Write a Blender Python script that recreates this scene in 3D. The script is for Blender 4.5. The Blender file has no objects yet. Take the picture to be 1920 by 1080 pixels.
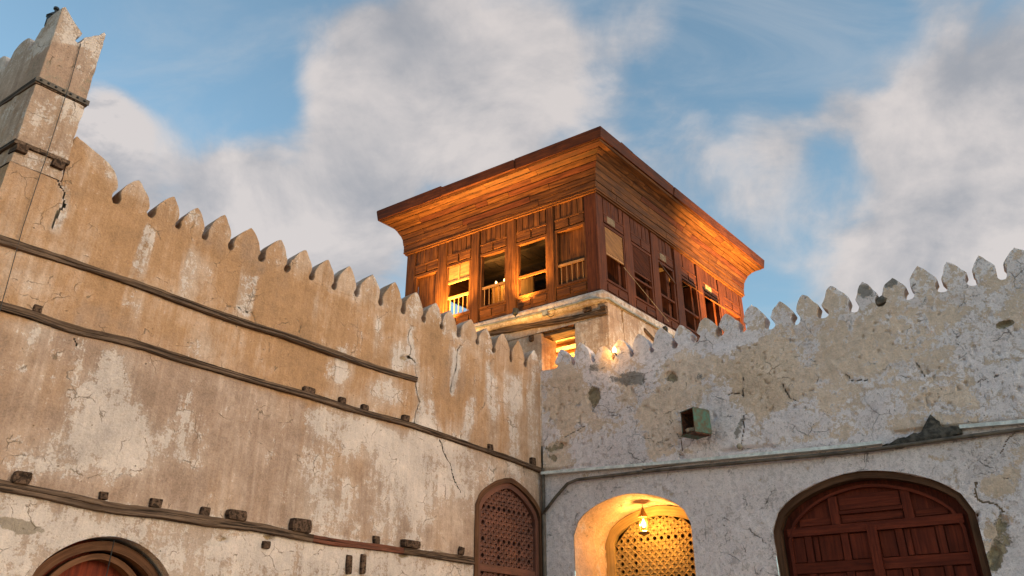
import bpy, math, random
import numpy as np
from mathutils import Vector, Matrix
random.seed(7); rng = np.random.default_rng(7)
sc = bpy.context.scene
col = sc.collection
rad = math.radians

# ------------------------------------------------------------------ camera
FPX = 1465.0; PITCH = rad(26.4); EYE = np.array([0, 0, 1.6])
cam = bpy.data.cameras.new('camera'); camo = bpy.data.objects.new('camera', cam); col.objects.link(camo)
cam.lens = FPX / 1920 * 36; cam.sensor_width = 36; cam.clip_end = 3000; cam.clip_start = .05
camo.location = EYE; camo.rotation_euler = (rad(90) + PITCH, 0, 0)
sc.camera = camo
sc.render.resolution_x = 1024; sc.render.resolution_y = 576
vs = sc.view_settings
vs.view_transform = 'Standard'; vs.look = 'None'; vs.gamma = 1; vs.use_curve_mapping = False
vs.exposure = 1.27
SUN_AZ = rad(118)      # direction to the sun, clockwise from +Y
SUN_EL = rad(14)
sun = bpy.data.lights.new('sun', 'SUN'); suno = bpy.data.objects.new('sun', sun); col.objects.link(suno)
sun.energy = .5; sun.angle = rad(24); sun.color = (1, .84, .70)
sd = Vector((math.sin(SUN_AZ) * math.cos(SUN_EL), math.cos(SUN_AZ) * math.cos(SUN_EL), math.sin(SUN_EL)))
suno.rotation_euler = sd.to_track_quat('Z', 'Y').to_euler()

# pixel helpers: a pixel gives a direction, the surface it lies on gives the distance
cp, sp = math.cos(PITCH), math.sin(PITCH)
Fv = np.array([0, cp, sp]); Rv = np.array([1., 0, 0]); Uv = np.array([0, -sp, cp])
def ray(x, y): return Fv * FPX + Rv * (x - 960) + Uv * (540 - y)
def proj(p):
    d = np.asarray(p) - EYE; z = d @ Fv
    return 960 + FPX * (d @ Rv) / z, 540 - FPX * (d @ Uv) / z

# ------------------------------------------------------------------ node helper
class NT:
    def __init__(s, tree): s.t = tree; s.n = tree.nodes; s.l = tree.links
    def new(s, typ, **kw):
        n = s.n.new(typ)
        for k, v in kw.items(): setattr(n, k, v)
        return n
    def put(s, sock, v):
        if isinstance(v, bpy.types.NodeSocket): s.l.new(v, sock)
        elif v is not None:
            if sock.type == 'RGBA' and len(v) == 3: v = (*v, 1)
            sock.default_value = v
    def m(s, op, a, b=None, c=None, clamp=False):
        n = s.new('ShaderNodeMath', operation=op, use_clamp=clamp)
        s.put(n.inputs[0], a)
        if b is not None: s.put(n.inputs[1], b)
        if c is not None: s.put(n.inputs[2], c)
        return n.outputs[0]
    def vm(s, op, a, b=None):
        n = s.new('ShaderNodeVectorMath', operation=op)
        s.put(n.inputs[0], a)
        if b is not None: s.put(n.inputs[3 if op == 'SCALE' else 1], b)
        return n.outputs[1 if op in ('DOT_PRODUCT', 'LENGTH') else 0]
    def noise(s, vec, scale, detail=4, rough=.55, dist=0):
        n = s.new('ShaderNodeTexNoise'); s.put(n.inputs['Vector'], vec)
        n.inputs['Scale'].default_value = scale; n.inputs['Detail'].default_value = detail
        n.inputs['Roughness'].default_value = rough; n.inputs['Distortion'].default_value = dist
        return n.outputs['Fac']
    def voro(s, vec, scale, feature='F1'):
        n = s.new('ShaderNodeTexVoronoi', feature=feature); s.put(n.inputs['Vector'], vec)
        n.inputs['Scale'].default_value = scale
        return n.outputs['Distance']
    def mr(s, v, a, b, c=0, d=1, smooth=True):
        n = s.new('ShaderNodeMapRange', interpolation_type='SMOOTHSTEP' if smooth else 'LINEAR')
        s.put(n.inputs[0], v)
        for i, x in enumerate((a, b, c, d)): n.inputs[i + 1].default_value = x
        return n.outputs[0]
    def mix(s, f, a, b, blend='MIX'):
        n = s.new('ShaderNodeMix', data_type='RGBA', blend_type=blend, clamp_factor=True)
        s.put(n.inputs[0], f); s.put(n.inputs[6], a); s.put(n.inputs[7], b)
        return n.outputs[2]
    def bump(s, h, strength, dist, normal=None):
        n = s.new('ShaderNodeBump'); n.inputs['Strength'].default_value = strength
        n.inputs['Distance'].default_value = dist; s.put(n.inputs['Height'], h)
        if normal: s.put(n.inputs['Normal'], normal)
        return n.outputs[0]

# ------------------------------------------------------------------ world: evening sky with broken cloud
w = bpy.data.worlds.new('World'); sc.world = w; w.use_nodes = True
T = NT(w.node_tree); T.n.clear()
sky = T.new('ShaderNodeTexSky', sky_type='NISHITA', sun_disc=False, sun_elevation=SUN_EL, sun_rotation=SUN_AZ)
sky.air_density = 1.0; sky.dust_density = .6; sky.ozone_density = 2.2
skyc = T.mix(1.0, sky.outputs[0], (1.56, 1.54, 1.27), 'MULTIPLY')
tc = T.new('ShaderNodeTexCoord').outputs['Generated']
dirn = T.vm('NORMALIZE', tc)
sx = T.new('ShaderNodeSeparateXYZ'); T.put(sx.inputs[0], dirn)
den = T.m('ADD', T.m('MAXIMUM', sx.outputs[2], 0), .42)
cx = T.new('ShaderNodeCombineXYZ')
T.put(cx.inputs[0], T.m('DIVIDE', sx.outputs[0], den)); T.put(cx.inputs[1], T.m('DIVIDE', sx.outputs[1], den)); T.put(cx.inputs[2], 3.7)
def cloud_noise(vec):
    a = T.noise(vec, 1.9, 9, .55, .5)
    b = T.noise(vec, 6.5, 10, .6, .6)
    return T.m('ADD', T.m('MULTIPLY', a, .72), T.m('MULTIPLY', b, .35))
cv = cx.outputs[0]
nd = cloud_noise(cv)
off = T.vm('ADD', cv, (-.05, .075, 0.0))
nd2 = cloud_noise(off)
# cloud banks seen over the courtyard (direction, angular radius, amount)
banks = [((880, 70), 10, .20), ((760, 190), 9, .16), ((1000, 200), 8, .15), ((640, 110), 5, .07), ((860, 330), 8, .12),
         ((180, 235), 4, .20), ((330, 330), 9, .18), ((560, 400), 9, .20), ((60, 420), 9, .12), ((690, 470), 7, .14),
         ((1800, 150), 9, .19), ((1920, 220), 8, .10), ((1650, 200), 5, .06), ((1480, 190), 5, .12), ((1300, 330), 9, .15), ((1600, 430), 10, .17), ((1820, 480), 10, .15), ((1240, 60), 6, .09),
         ((400, 140), 7, -.15), ((300, 40), 6, -.07), ((500, 250), 4, -.06), ((1400, 80), 7, -.15), ((1250, 190), 4, -.06), ((1640, 90), 4, -.10), ((1600, 320), 4, -.04)]
base = nd
for (px, py), r, amt in banks:
    d = ray(px, py); d = d / np.linalg.norm(d)
    dp = T.vm('DOT_PRODUCT', dirn, tuple(d))
    base = T.m('ADD', base, T.mr(dp, math.cos(rad(r)), 1.0, 0, amt))
dens = T.mr(base, .55, .77)
thick = T.mr(base, .60, 1.0)
relief = T.m('MULTIPLY', T.m('SUBTRACT', nd, nd2), 5.0)
lit = T.m('ADD', T.m('ADD', .55, relief), T.m('MULTIPLY', thick, -.20))
def lean(px, py, r, amt):
    d = ray(px, py); d = d / np.linalg.norm(d); return T.mr(T.vm('DOT_PRODUCT', dirn, tuple(d)), math.cos(rad(r)), 1, 0, amt)
lit = T.m('ADD', lit, T.m('MULTIPLY', lean(185, 205, 5, 1.2), T.mr(relief, -.4, .4)))
lit = T.m('ADD', lit, lean(1800, 190, 11, -.26), clamp=False)
lit = T.m('ADD', lit, lean(960, 100, 9, .22), clamp=False)
lit = T.mr(lit, -.35, 1.25, 0, 1.2)
ccol = T.mix(lit, (1.78, 1.82, 1.98), (3.5, 3.2, 3.08))
# thin high cloud in the gaps
ws = T.new('ShaderNodeMapping'); T.put(ws.inputs[0], cv); ws.inputs['Scale'].default_value = (1.2, 3.2, 1); ws.inputs['Rotation'].default_value = (0, 0, .5)
wisp = T.mr(T.noise(ws.outputs[0], 2.2, 9, .62, .8), 0.46, .80, 0, .34)
skyw = T.mix(wisp, skyc, (3.0, 3.05, 3.15))
fin = T.mix(T.m('MULTIPLY', dens, .92), skyw, ccol)
bg = T.new('ShaderNodeBackground'); T.put(bg.inputs[0], fin); bg.inputs[1].default_value = .085
wo = T.new('ShaderNodeOutputWorld'); T.l.new(bg.outputs[0], wo.inputs[0])

# ------------------------------------------------------------------ numpy noise
def _h(ix, iy, seed):
    n = (ix.astype(np.int64) * 374761393 + iy.astype(np.int64) * 668265263 + seed * 1442695041) & 0xffffffff
    n = ((n ^ (n >> 13)) * 1274126177) & 0xffffffff
    return ((n ^ (n >> 16)) & 0xffff) / 65535.0
def vnoise(x, y, seed=0):
    x = np.asarray(x, float); y = np.asarray(y, float)
    ix, iy = np.floor(x), np.floor(y); fx, fy = x - ix, y - iy
    fx = fx * fx * (3 - 2 * fx); fy = fy * fy * (3 - 2 * fy)
    a = _h(ix, iy, seed); b = _h(ix + 1, iy, seed); c = _h(ix, iy + 1, seed); d = _h(ix + 1, iy + 1, seed)
    return a + (b - a) * fx + (c - a) * fy + (a - b - c + d) * fx * fy
def fbm(x, y, seed=0, o=4):
    t = 0; a = .5; x = np.asarray(x, float); y = np.asarray(y, float)
    for i in range(o): t = t + a * vnoise(x * 2**i, y * 2**i, seed + i * 17); a *= .5
    return t / (1 - .5**o)
def sstep(a, b, x): t = np.clip((x - a) / (b - a), 0, 1); return t * t * (3 - 2 * t)

# ------------------------------------------------------------------ objects
WORLD = {}
def tag(o, label=None, cat=None, group=None, kind=None):
    for k, v in (('label', label), ('category', cat), ('group', group), ('kind', kind)):
        if v: o[k] = v
    return o
def root(name, loc, label, cat, group=None):
    o = bpy.data.objects.new(name, None); col.objects.link(o); o.location = tuple(loc); o.empty_display_size = .2
    WORLD[o] = np.array(loc, float)
    return tag(o, label, cat, group)
class MB:
    def __init__(s): s.v = []; s.f = []; s.g = []
    def add(s, pts, faces, gc=None):
        b = len(s.v); s.v += [tuple(p) for p in pts]
        s.f += [tuple(i + b for i in f) for f in faces]
        s.g += [tuple(q) for q in (gc if gc is not None else [(0, 0, 0)] * len(pts))]
    def hexa(s, p, L=None):
        # p: 8 corners (x0y0z0,x1y0z0,x1y1z0,x0y1z0, then the same at z1); grain along the longest edge
        p = [np.asarray(q, float) for q in p]
        e = [np.linalg.norm(p[1] - p[0]), np.linalg.norm(p[3] - p[0]), np.linalg.norm(p[4] - p[0])]
        k = int(np.argmax(e)) if L is None else L
        o = np.array([random.uniform(0, 50), random.uniform(0, 50), random.uniform(0, 50)])
        loc = np.array([(0, 0, 0), (1, 0, 0), (1, 1, 0), (0, 1, 0), (0, 0, 1), (1, 0, 1), (1, 1, 1), (0, 1, 1)], float) * e
        order = [k] + [i for i in range(3) if i != k]
        s.add(p, [(0, 3, 2, 1), (4, 5, 6, 7), (0, 1, 5, 4), (1, 2, 6, 5), (2, 3, 7, 6), (3, 0, 4, 7)], [q[order] + o for q in loc])
    def box(s, fr, x0, x1, y0, y1, z0, z1, j=0.0, L=None, lean=0.0):
        q = [(x0, y0, z0), (x1, y0, z0), (x1, y1, z0), (x0, y1, z0), (x0, y0, z1), (x1, y0, z1), (x1, y1, z1), (x0, y1, z1)]
        q = [fr(a + random.uniform(-j, j) + (lean if i > 3 else 0), b + random.uniform(-j, j), c + random.uniform(-j, j)) for i, (a, b, c) in enumerate(q)]
        s.hexa(q, L)
    def tube(s, pts, r, n=8, cap=True):
        pts = [np.asarray(p, float) for p in pts]; rings = []; acc = 0
        rr = r if hasattr(r, '__len__') else [r] * len(pts)
        P = []; G = []; o = random.uniform(0, 50)
        for i, p in enumerate(pts):
            t = pts[min(i + 1, len(pts) - 1)] - pts[max(i - 1, 0)]; t = t / (np.linalg.norm(t) + 1e-9)
            a = np.array([0, 0, 1.]) if abs(t[2]) < .9 else np.array([1., 0, 0])
            u = np.cross(t, a); u /= np.linalg.norm(u); v = np.cross(t, u)
            if i: acc += np.linalg.norm(p - pts[i - 1])
            for k in range(n):
                th = 2 * math.pi * k / n
                P.append(p + rr[i] * (math.cos(th) * u + math.sin(th) * v)); G.append((acc + o, rr[i] * math.cos(th), rr[i] * math.sin(th)))
        F = []
        for i in range(len(pts) - 1):
            for k in range(n):
                k2 = (k + 1) % n; F.append((i * n + k, i * n + k2, (i + 1) * n + k2, (i + 1) * n + k))
        if cap: F.append(tuple(reversed(range(n)))); F.append(tuple((len(pts) - 1) * n + k for k in range(n)))
        s.add(P, F, G)
    def lathe(s, c, prof, n=16, ax=(0, 0, 1)):
        ax = np.asarray(ax, float); ax /= np.linalg.norm(ax)
        a = np.array([1., 0, 0]) if abs(ax[0]) < .9 else np.array([0, 1., 0])
        u = np.cross(ax, a); u /= np.linalg.norm(u); v = np.cross(ax, u); c = np.asarray(c, float)
        P = [c + ax * h + r * (math.cos(2 * math.pi * k / n) * u + math.sin(2 * math.pi * k / n) * v) for r, h in prof for k in range(n)]
        F = [(i * n + k, i * n + (k + 1) % n, (i + 1) * n + (k + 1) % n, (i + 1) * n + k) for i in range(len(prof) - 1) for k in range(n)]
        F += [tuple(reversed(range(n))), tuple((len(prof) - 1) * n + k for k in range(n))]
        s.add(P, F)
    def prism(s, pts2, fr, y0, y1):
        n = len(pts2); o = random.uniform(0, 50)
        P = [fr(x, y0, z) for x, z in pts2] + [fr(x, y1, z) for x, z in pts2]
        G = [(x + o, y0, z) for x, z in pts2] + [(x + o, y1, z) for x, z in pts2]
        s.add(P, [tuple(range(n)), tuple(reversed(range(n, 2 * n)))] + [(i, i + n, (i + 1) % n + n, (i + 1) % n) for i in range(n)], G)
    def build(s, name, mat, parent=None, smooth=False, kind=None, attrs=None, recalc=True):
        v = np.array(s.v); c = (v.min(0) + v.max(0)) / 2; c[2] = v[:, 2].min()
        me = bpy.data.meshes.new(name); me.from_pydata((v - c).tolist(), [], s.f)
        a = me.attributes.new('gc', 'FLOAT_VECTOR', 'POINT'); a.data.foreach_set('vector', np.array(s.g, np.float32).ravel())
        if recalc:
            import bmesh
            bm = bmesh.new(); bm.from_mesh(me); bmesh.ops.recalc_face_normals(bm, faces=bm.faces); bm.to_mesh(me); bm.free()
        if attrs is not None:
            at = me.attributes.new('fld', 'FLOAT_COLOR', 'POINT'); at.data.foreach_set('color', np.asarray(attrs, np.float32).ravel())
        if smooth: me.polygons.foreach_set('use_smooth', [True] * len(me.polygons))
        me.materials.append(MAT[mat])
        o = bpy.data.objects.new(name, me); col.objects.link(o)
        WORLD[o] = c
        if parent is not None: o.parent = parent; o.location = tuple(c - WORLD[parent])
        else: o.location = tuple(c)
        if kind: o['kind'] = kind
        return o
def frame(o, ax, ay):
    o = np.asarray(o, float)
    def fr(x, y, z): return o + ax * x + ay * y + np.array([0, 0, z])
    return fr

# ------------------------------------------------------------------ materials
MAT = {}
def mat(name):
    m = bpy.data.materials.new(name); m.use_nodes = True
    t = NT(m.node_tree); b = m.node_tree.nodes['Principled BSDF']; MAT[name] = m
    return t, b
def attr(t, name): return t.new('ShaderNodeAttribute', attribute_name=name)
def plaster(name, cols, kind):
    t, b = mat(name)
    pos = t.new('ShaderNodeNewGeometry').outputs['Position']
    at = attr(t, 'fld'); s3 = t.new('ShaderNodeSeparateColor'); t.put(s3.inputs[0], at.outputs['Color'])
    Rf, Gf, Bf = s3.outputs; Af = at.outputs['Alpha']
    nb = t.noise(pos, .9, 6, .6); nm = t.noise(pos, 3.2, 8, .62, .3); nf = t.noise(pos, 14, 6, .65); nx = t.noise(pos, 55, 5, .7)
    mp = t.new('ShaderNodeMapping'); t.put(mp.inputs[0], pos); mp.inputs['Scale'].default_value = (5, 5, .55)
    st = t.noise(mp.outputs[0], 1, 5, .6, .2)
    mp2 = t.new('ShaderNodeMapping'); t.put(mp2.inputs[0], pos); mp2.inputs['Scale'].default_value = (16, 16, 1.4)
    st2 = t.noise(mp2.outputs[0], 1, 5, .65)
    c = lambda v: t.m('SUBTRACT', v, .5)
    def su(*a):
        r = a[0]
        for x, k in a[1:]: r = t.m('MULTIPLY_ADD', c(x), k, r)
        return r
    basec = t.mix(t.mr(su(Gf, (nb, .9), (nm, .5), (st, .5)), .25, .75), cols['a'], cols['b'])
    if kind == 'L':
        basec = t.mix(t.mr(su(.42, (nm, 1.6), (nf, .6)), .5, .8, 0, .5), basec, cols['a2'])
        wm = t.mr(su(Rf, (nm, 1.1), (nf, 1.0), (st, .8), (st2, .5), (nx, .7)), .46, .60, 0, .86)
        soft = t.mr(su(Rf, (nb, 1.1), (nm, .7), (st2, .7)), .10, .60, 0, .72)
        basec = t.mix(soft, basec, cols['w2'])
    else:
        basec = t.mix(t.mr(su(.4, (nm, 1.3), (nf, .9), (nx, .4)), .38, .66, 0, .75), basec, cols['a2'])
        wm = t.mr(su(Rf, (nm, 1.6), (nf, 1.2), (nx, .8), (nb, .9)), .46, .56, 0, .95)
        soft = None
    whitec = t.mix(t.mr(su(.5, (nf, 1.5), (nx, .8)), .35, .75), cols['w'], cols['w3'])
    co = t.mix(wm, basec, whitec)
    if kind == 'R':   # grime in the whitewash, scattered dark lichen
        gm = t.mr(su(t.m('MULTIPLY_ADD', Rf, .26, .22), (nf, 1.7), (nx, 1.4), (nm, 1.5)), .50, .78, 0, .78)
        co = t.mix(gm, co, cols['g'])
    dm = t.mr(su(t.m('MULTIPLY', Bf, 1.25), (nm, 1.1), (nf, 1.0), (nx, .6)), .48, .62, 0, .85)
    co = t.mix(dm, co, cols['d'])
    em = t.mr(su(Af, (nm, 1.0), (nf, .7)), .46, .54)
    exc = t.mix(t.mr(su(.5, (nf, 2.0)), .3, .7), cols['e'], cols['e2'])
    co = t.mix(em, co, exc)
    sh = t.mr(su(.5, (nx, 1.2), (nf, 1.2 if kind == 'R' else .55), (nm, 1.0), (st2, .4 if kind == 'R' else .6), (nb, .7)), .1, .9, .66 if kind == 'L' else .76, 1.26 if kind == 'L' else 1.30, False)
    hs = t.new('ShaderNodeCombineColor'); [t.put(hs.inputs[i], sh) for i in range(3)]
    co = t.mix(1, co, hs.outputs[0], 'MULTIPLY')
    nz = t.new('ShaderNodeTexNoise'); t.put(nz.inputs['Vector'], pos); nz.inputs['Scale'].default_value = 7; nz.inputs['Detail'].default_value = 5
    wp = t.vm('ADD', pos, t.vm('SCALE', t.vm('SUBTRACT', nz.outputs['Color'], (.5, .5, .5)), .16))
    ce = t.voro(wp, 3.4, 'DISTANCE_TO_EDGE'); ck = t.m('MULTIPLY', t.mr(ce, .004, .016, 1, 0), t.mr(nm, .53 if kind == 'L' else .52, .60))
    co = t.mix(t.m('MULTIPLY', ck, .72), co, cols['p'])
    pv = t.voro(t.vm('ADD', pos, t.vm('SCALE', pos, .03)), 9 if kind == 'R' else 7)
    pit = t.m('MULTIPLY', t.mr(pv, .03, .085, 1, 0), t.mr(nm, .46, .56))
    co = t.mix(t.m('MULTIPLY', pit, .75), co, cols['p'])
    t.put(b.inputs['Base Color'], co); b.inputs['Roughness'].default_value = .95
    b.inputs['Specular IOR Level'].default_value = .15
    h = t.m('MULTIPLY_ADD', nf, .9, t.m('MULTIPLY', nx, .5))
    h = t.m('MULTIPLY_ADD', wm, .35 if kind == 'R' else .12, h)
    h = t.m('MULTIPLY_ADD', em, -.6, h)
    h = t.m('MULTIPLY_ADD', ck, -.6, h)
    if kind == 'R': h = t.m('MULTIPLY_ADD', t.m('MULTIPLY', t.m('SUBTRACT', 1, wm), t.noise(pos, 26, 4, .6)), .5, h)
    h = t.m('MULTIPLY_ADD', pit, -.9, h)
    t.put(b.inputs['Normal'], t.bump(h, .95 if kind == 'R' else .7, .026))
plaster('plaster_ochre', dict(a=(.375, .242, .178), b=(.415, .228, .122), a2=(.31, .175, .112), w=(.60, .48, .425), w2=(.50, .37, .30), w3=(.52, .42, .375),
        d=(.25, .19, .14), e=(.42, .30, .18), e2=(.33, .235, .15), p=(.16, .11, .07)), 'L')
plaster('plaster_white', dict(a=(.76, .54, .42), b=(.66, .455, .335), a2=(.80, .60, .48), w=(.73, .59, .58), w3=(.84, .70, .685), g=(.32, .24, .225),
        d=(.19, .16, .14), e=(.40, .29, .18), e2=(.29, .21, .14), p=(.12, .09, .065)), 'R')

def wood(name, dark, light, rough=.6, scale=1.0, paint=None, wear=.5, spec=.35):
    t, b = mat(name)
    g = attr(t, 'gc').outputs['Vector']
    mp = t.new('ShaderNodeMapping'); t.put(mp.inputs[0], g); mp.inputs['Scale'].default_value = (1.6 * scale, 26 * scale, 26 * scale)
    n1 = t.noise(mp.outputs[0], 1, 6, .6, .6)
    n2 = t.noise(g, 3.5, 5, .6); n3 = t.noise(g, 40, 3, .6)
    oi = t.new('ShaderNodeObjectInfo').outputs['Random']
    co = t.mix(t.mr(n1, .3, .72), dark, light)
    k = t.m('ADD', t.m('MULTIPLY', oi, .30), .82)
    k = t.m('MULTIPLY', k, t.mr(n2, .25, .75, .72, 1.2, False))
    cc = t.new('ShaderNodeCombineColor'); [t.put(cc.inputs[i], k) for i in range(3)]
    co = t.mix(1, co, cc.outputs[0], 'MULTIPLY')
    if paint:
        pm = t.mr(t.m('ADD', t.m('MULTIPLY', n2, .7), t.m('MULTIPLY', n1, .45)), wear - .06, wear + .10)
        co = t.mix(pm, co, paint)
    if 'timber' in name:   # drying cracks along the grain
        m3 = t.new('ShaderNodeMapping'); t.put(m3.inputs[0], g); m3.inputs['Scale'].default_value = (1.1, 30, 30)
        ck = t.mr(t.noise(m3.outputs[0], 1, 3, .5, .4), .40, .47, 1, 0)
        co = t.mix(t.m('MULTIPLY', ck, .8), co, (.012, .008, .006))
    t.put(b.inputs['Base Color'], co); t.put(b.inputs['Roughness'], t.mr(n1, .2, .8, rough - .1, rough + .15))
    b.inputs['Specular IOR Level'].default_value = spec
    t.put(b.inputs['Normal'], t.bump(t.m('ADD', n1, t.m('MULTIPLY', n3, .3)), .55, .01))
wood('belvedere_wood', (.044, .015, .005), (.15, .054, .016), .6, spec=.12)
wood('belvedere_red_wood', (.044, .012, .006), (.118, .034, .015), .65, spec=.12)
wood('pale_wood', (.22, .10, .035), (.38, .19, .07), .6)
wood('grey_timber', (.06, .034, .023), (.21, .13, .088), .9, 1.4, spec=.1)
wood('stub_timber', (.045, .026, .018), (.15, .085, .055), .9, 1.4, spec=.1)
wood('red_timber', (.09, .035, .022), (.19, .065, .04), .85, 1.4, spec=.1)
wood('door_red', (.085, .015, .008), (.185, .035, .017), .7, 1.0, paint=(.20, .085, .05), wear=.80, spec=.1)
wood('door_frame_brown', (.075, .033, .018), (.165, .076, .042), .8, 1.2, spec=.08)
wood('lattice_red', (.10, .034, .022), (.20, .072, .045), .65)
wood('lattice_pale', (.30, .19, .07), (.48, .32, .13), .6)
wood('dark_interior', (.018, .010, .006), (.05, .026, .015), .8)  # tone lowered in place of shade inside the lamp-lit belvedere
def simple(name, c, rough=.6, metal=0, bump=0, var=.25, scale=8, c2=None):
    t, b = mat(name)
    pos = t.new('ShaderNodeNewGeometry').outputs['Position']
    n = t.noise(pos, scale, 6, .65, .3)
    c2 = c2 or tuple(x * (1 - var * 1.4) for x in c)
    t.put(b.inputs['Base Color'], t.mix(t.mr(n, .38, .64), c2, c)); b.inputs['Roughness'].default_value = rough; b.inputs['Metallic'].default_value = metal
    if bump: t.put(b.inputs['Normal'], t.bump(t.noise(pos, scale * 5, 5, .6), .6, bump))
simple('pipe_white', (.78, .75, .71), .5, 0, .004, .25, 9)
simple('pipe_brown', (.15, .105, .075), .7, 0, .004, .4, 7)
simple('pipe_grey', (.27, .265, .26), .5, .2, .003, .3, 8)
simple('black_metal', (.02, .02, .02), .45, .3)
simple('brass', (.30, .18, .06), .4, .7)
simple('rust', (.19, .062, .022), .85, .1, .01, .5, 22, (.05, .018, .010))
simple('patina_green', (.075, .17, .125), .75, .1, .006, .5, 16, (.115, .085, .05))
simple('mud', (.125, .098, .078), 1, 0, .03, .5, 16)
simple('stone', (.42, .33, .24), .95, 0, .02, .3, 12)
simple('dark_stone', (.24, .175, .13), .95, 0, .02, .4, 12)
simple('ground_sand', (.44, .325, .22), .95, 0, .02, .2, 1.2)
simple('terrace_plaster', (.42, .34, .26), .95, 0, .02, .2, 2)
simple('room_plaster', (.46, .34, .2), .95, 0, .01, .2, 2)
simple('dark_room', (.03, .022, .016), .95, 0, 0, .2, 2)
simple('cable_black', (.03, .027, .025), .7)
simple('rope_pale', (.30, .23, .16), .9)
def emit(name, c, s):
    m = bpy.data.materials.new(name); m.use_nodes = True; t = NT(m.node_tree); t.n.clear()
    e = t.new('ShaderNodeEmission'); e.inputs[0].default_value = (*c, 1); e.inputs[1].default_value = s
    o = t.new('ShaderNodeOutputMaterial'); t.l.new(e.outputs[0], o.inputs[0]); MAT[name] = m
emit('bulb', (1, .55, .16), 4.5); emit('spot_lens', (1, .70, .28), 9)
t, b = mat('lantern_glass'); b.inputs['Base Color'].default_value = (1, .9, .7, 1); b.inputs['Transmission Weight'].default_value = 1; b.inputs['Roughness'].default_value = .15; b.inputs['IOR'].default_value = 1.1
t, b = mat('window_glass'); b.inputs['Base Color'].default_value = (.7, .72, .7, 1); b.inputs['Transmission Weight'].default_value = .8; b.inputs['Roughness'].default_value = .1

WARM = (1, .54, .12)
def lamp(name, kind, loc, power, parent=None, aim=None, size=rad(90), blend=.8, r=.03):
    l = bpy.data.lights.new(name, kind); l.energy = power; l.color = WARM; l.shadow_soft_size = r
    o = bpy.data.objects.new(name, l); col.objects.link(o)
    if kind == 'SPOT':
        l.spot_size = size; l.spot_blend = blend
        o.rotation_euler = (Vector(loc) - Vector(aim)).to_track_quat('Z', 'Y').to_euler()
    if parent is not None: o.parent = parent; o.location = tuple(np.array(loc) - WORLD[parent])
    else: o.location = tuple(loc)
    return o

# ------------------------------------------------------------------ layout of the two walls and the belvedere
D = 12.0
aA, aB = rad(-57), rad(41)
dA = -np.array([math.sin(aA), math.cos(aA), 0]); dB = -np.array([math.sin(aB), math.cos(aB), 0])
tA, tB = -dA, -dB
r0 = ray(1016, 850); K = EYE + r0 * (D / math.hypot(r0[0], r0[1])); K[2] = 0
nA = np.array([-dA[1], dA[0], 0]); nB = np.array([-dB[1], dB[0], 0])
if nA @ (EYE - K) < 0: nA = -nA
if nB @ (EYE - K) < 0: nB = -nB
def hit(x, y, n, p):
    r = ray(x, y); return EYE + r * (n @ (p - EYE) / (n @ r))
def onR(x, y): q = hit(x, y, nA, K); return (q - K) @ dA, q[2]
def onL(x, y): q = hit(x, y, nB, K); return (q - K) @ dB, q[2]
frR = frame(K, dA, nA); frL = frame(K, dB, nB)
DK = 15.0
r1 = ray(1120, 450); K2 = EYE + r1 * (DK / math.hypot(r1[0], r1[1])); K2[2] = 0
def onF(x, y): q = hit(x, y, nA, K2); return (q - K2) @ tA, q[2]      # left face of the belvedere
def onG(x, y): q = hit(x, y, nB, K2); return (q - K2) @ tB, q[2]      # right face
frF = frame(K2, tA, -tB); frG = frame(K2, tB, -tA)
BU, BV = 5.45, 7.21
frH = frame(K2 + tA * BU, tB, tA); frI = frame(K2 + tB * BV, tA, tB)

# ------------------------------------------------------------------ ground, roof terrace
def sheet(name, pts, z, m, th=None):
    b = MB()
    if th: b.prism([(p[0], p[1]) for p in pts], lambda x, y, zz: np.array([x, zz, y]), z - th, z)
    else: b.add([(x, y, z) for x, y in pts], [tuple(range(len(pts)))])
    return tag(b.build(name, m), kind='structure')
sheet('ground', [(-600, -600), (600, -600), (600, 600), (-600, 600)], 0, 'ground_sand')
def uv(u, v): q = K + tA * u + tB * v; return (q[0], q[1])
tb = MB(); tb.prism([uv(.30, .30), uv(-9, .30), uv(-9, 13), uv(9, 13), uv(9, -7.5), uv(.30, -7.5)], lambda x, y, z: np.array([x, z, y]), 4.6, 4.9)
tag(tb.build('roof_terrace', 'terrace_plaster'), kind='structure')

# ------------------------------------------------------------------ wall openings (in wall coordinates s, z)
def smooth_poly(pts, n=6):
    # catmull-rom through an open list
    out = []; P = [np.array(p, float) for p in pts]
    for i in range(len(P) - 1):
        a, b2, c2, d2 = P[max(i - 1, 0)], P[i], P[i + 1], P[min(i + 2, len(P) - 1)]
        for k in range(n):
            u = k / n
            out.append(.5 * ((2 * b2) + (-a + c2) * u + (2 * a - 5 * b2 + 4 * c2 - d2) * u * u + (-a + 3 * b2 - 3 * c2 + d2) * u**3))
    out.append(P[-1]); return [tuple(p) for p in out]
def arch(s0, s1, zb, zs, za, point=0.0, n=24, apex=.5):
    # arch outline from bottom s0 over the apex to bottom s1
    pts = [(s0, zb), (s0, zs)]
    for i in range(1, n):
        t = i / n; x = s0 + (s1 - s0) * t
        e = abs(t - apex) / (apex if t < apex else 1 - apex)
        y = (1 - point) * math.sqrt(max(0, 1 - e**2.0)) + point * (1 - e**1.35)
        pts.append((x, zs + (za - zs) * y))
    return pts + [(s1, zs), (s1, zb)]
OP_WIN = arch(.035, 1.46, 1.2, 3.70, 4.16, .45)
OP_ARCH = arch(5.52, 6.82, .0, 2.20, 2.73, .1)
OP_NICHE = arch(.52, 2.30, .9, 3.42, 3.91, .12)
OP_DOOR = arch(3.36, 5.62, .0, 3.24, 3.84, .15)
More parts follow.
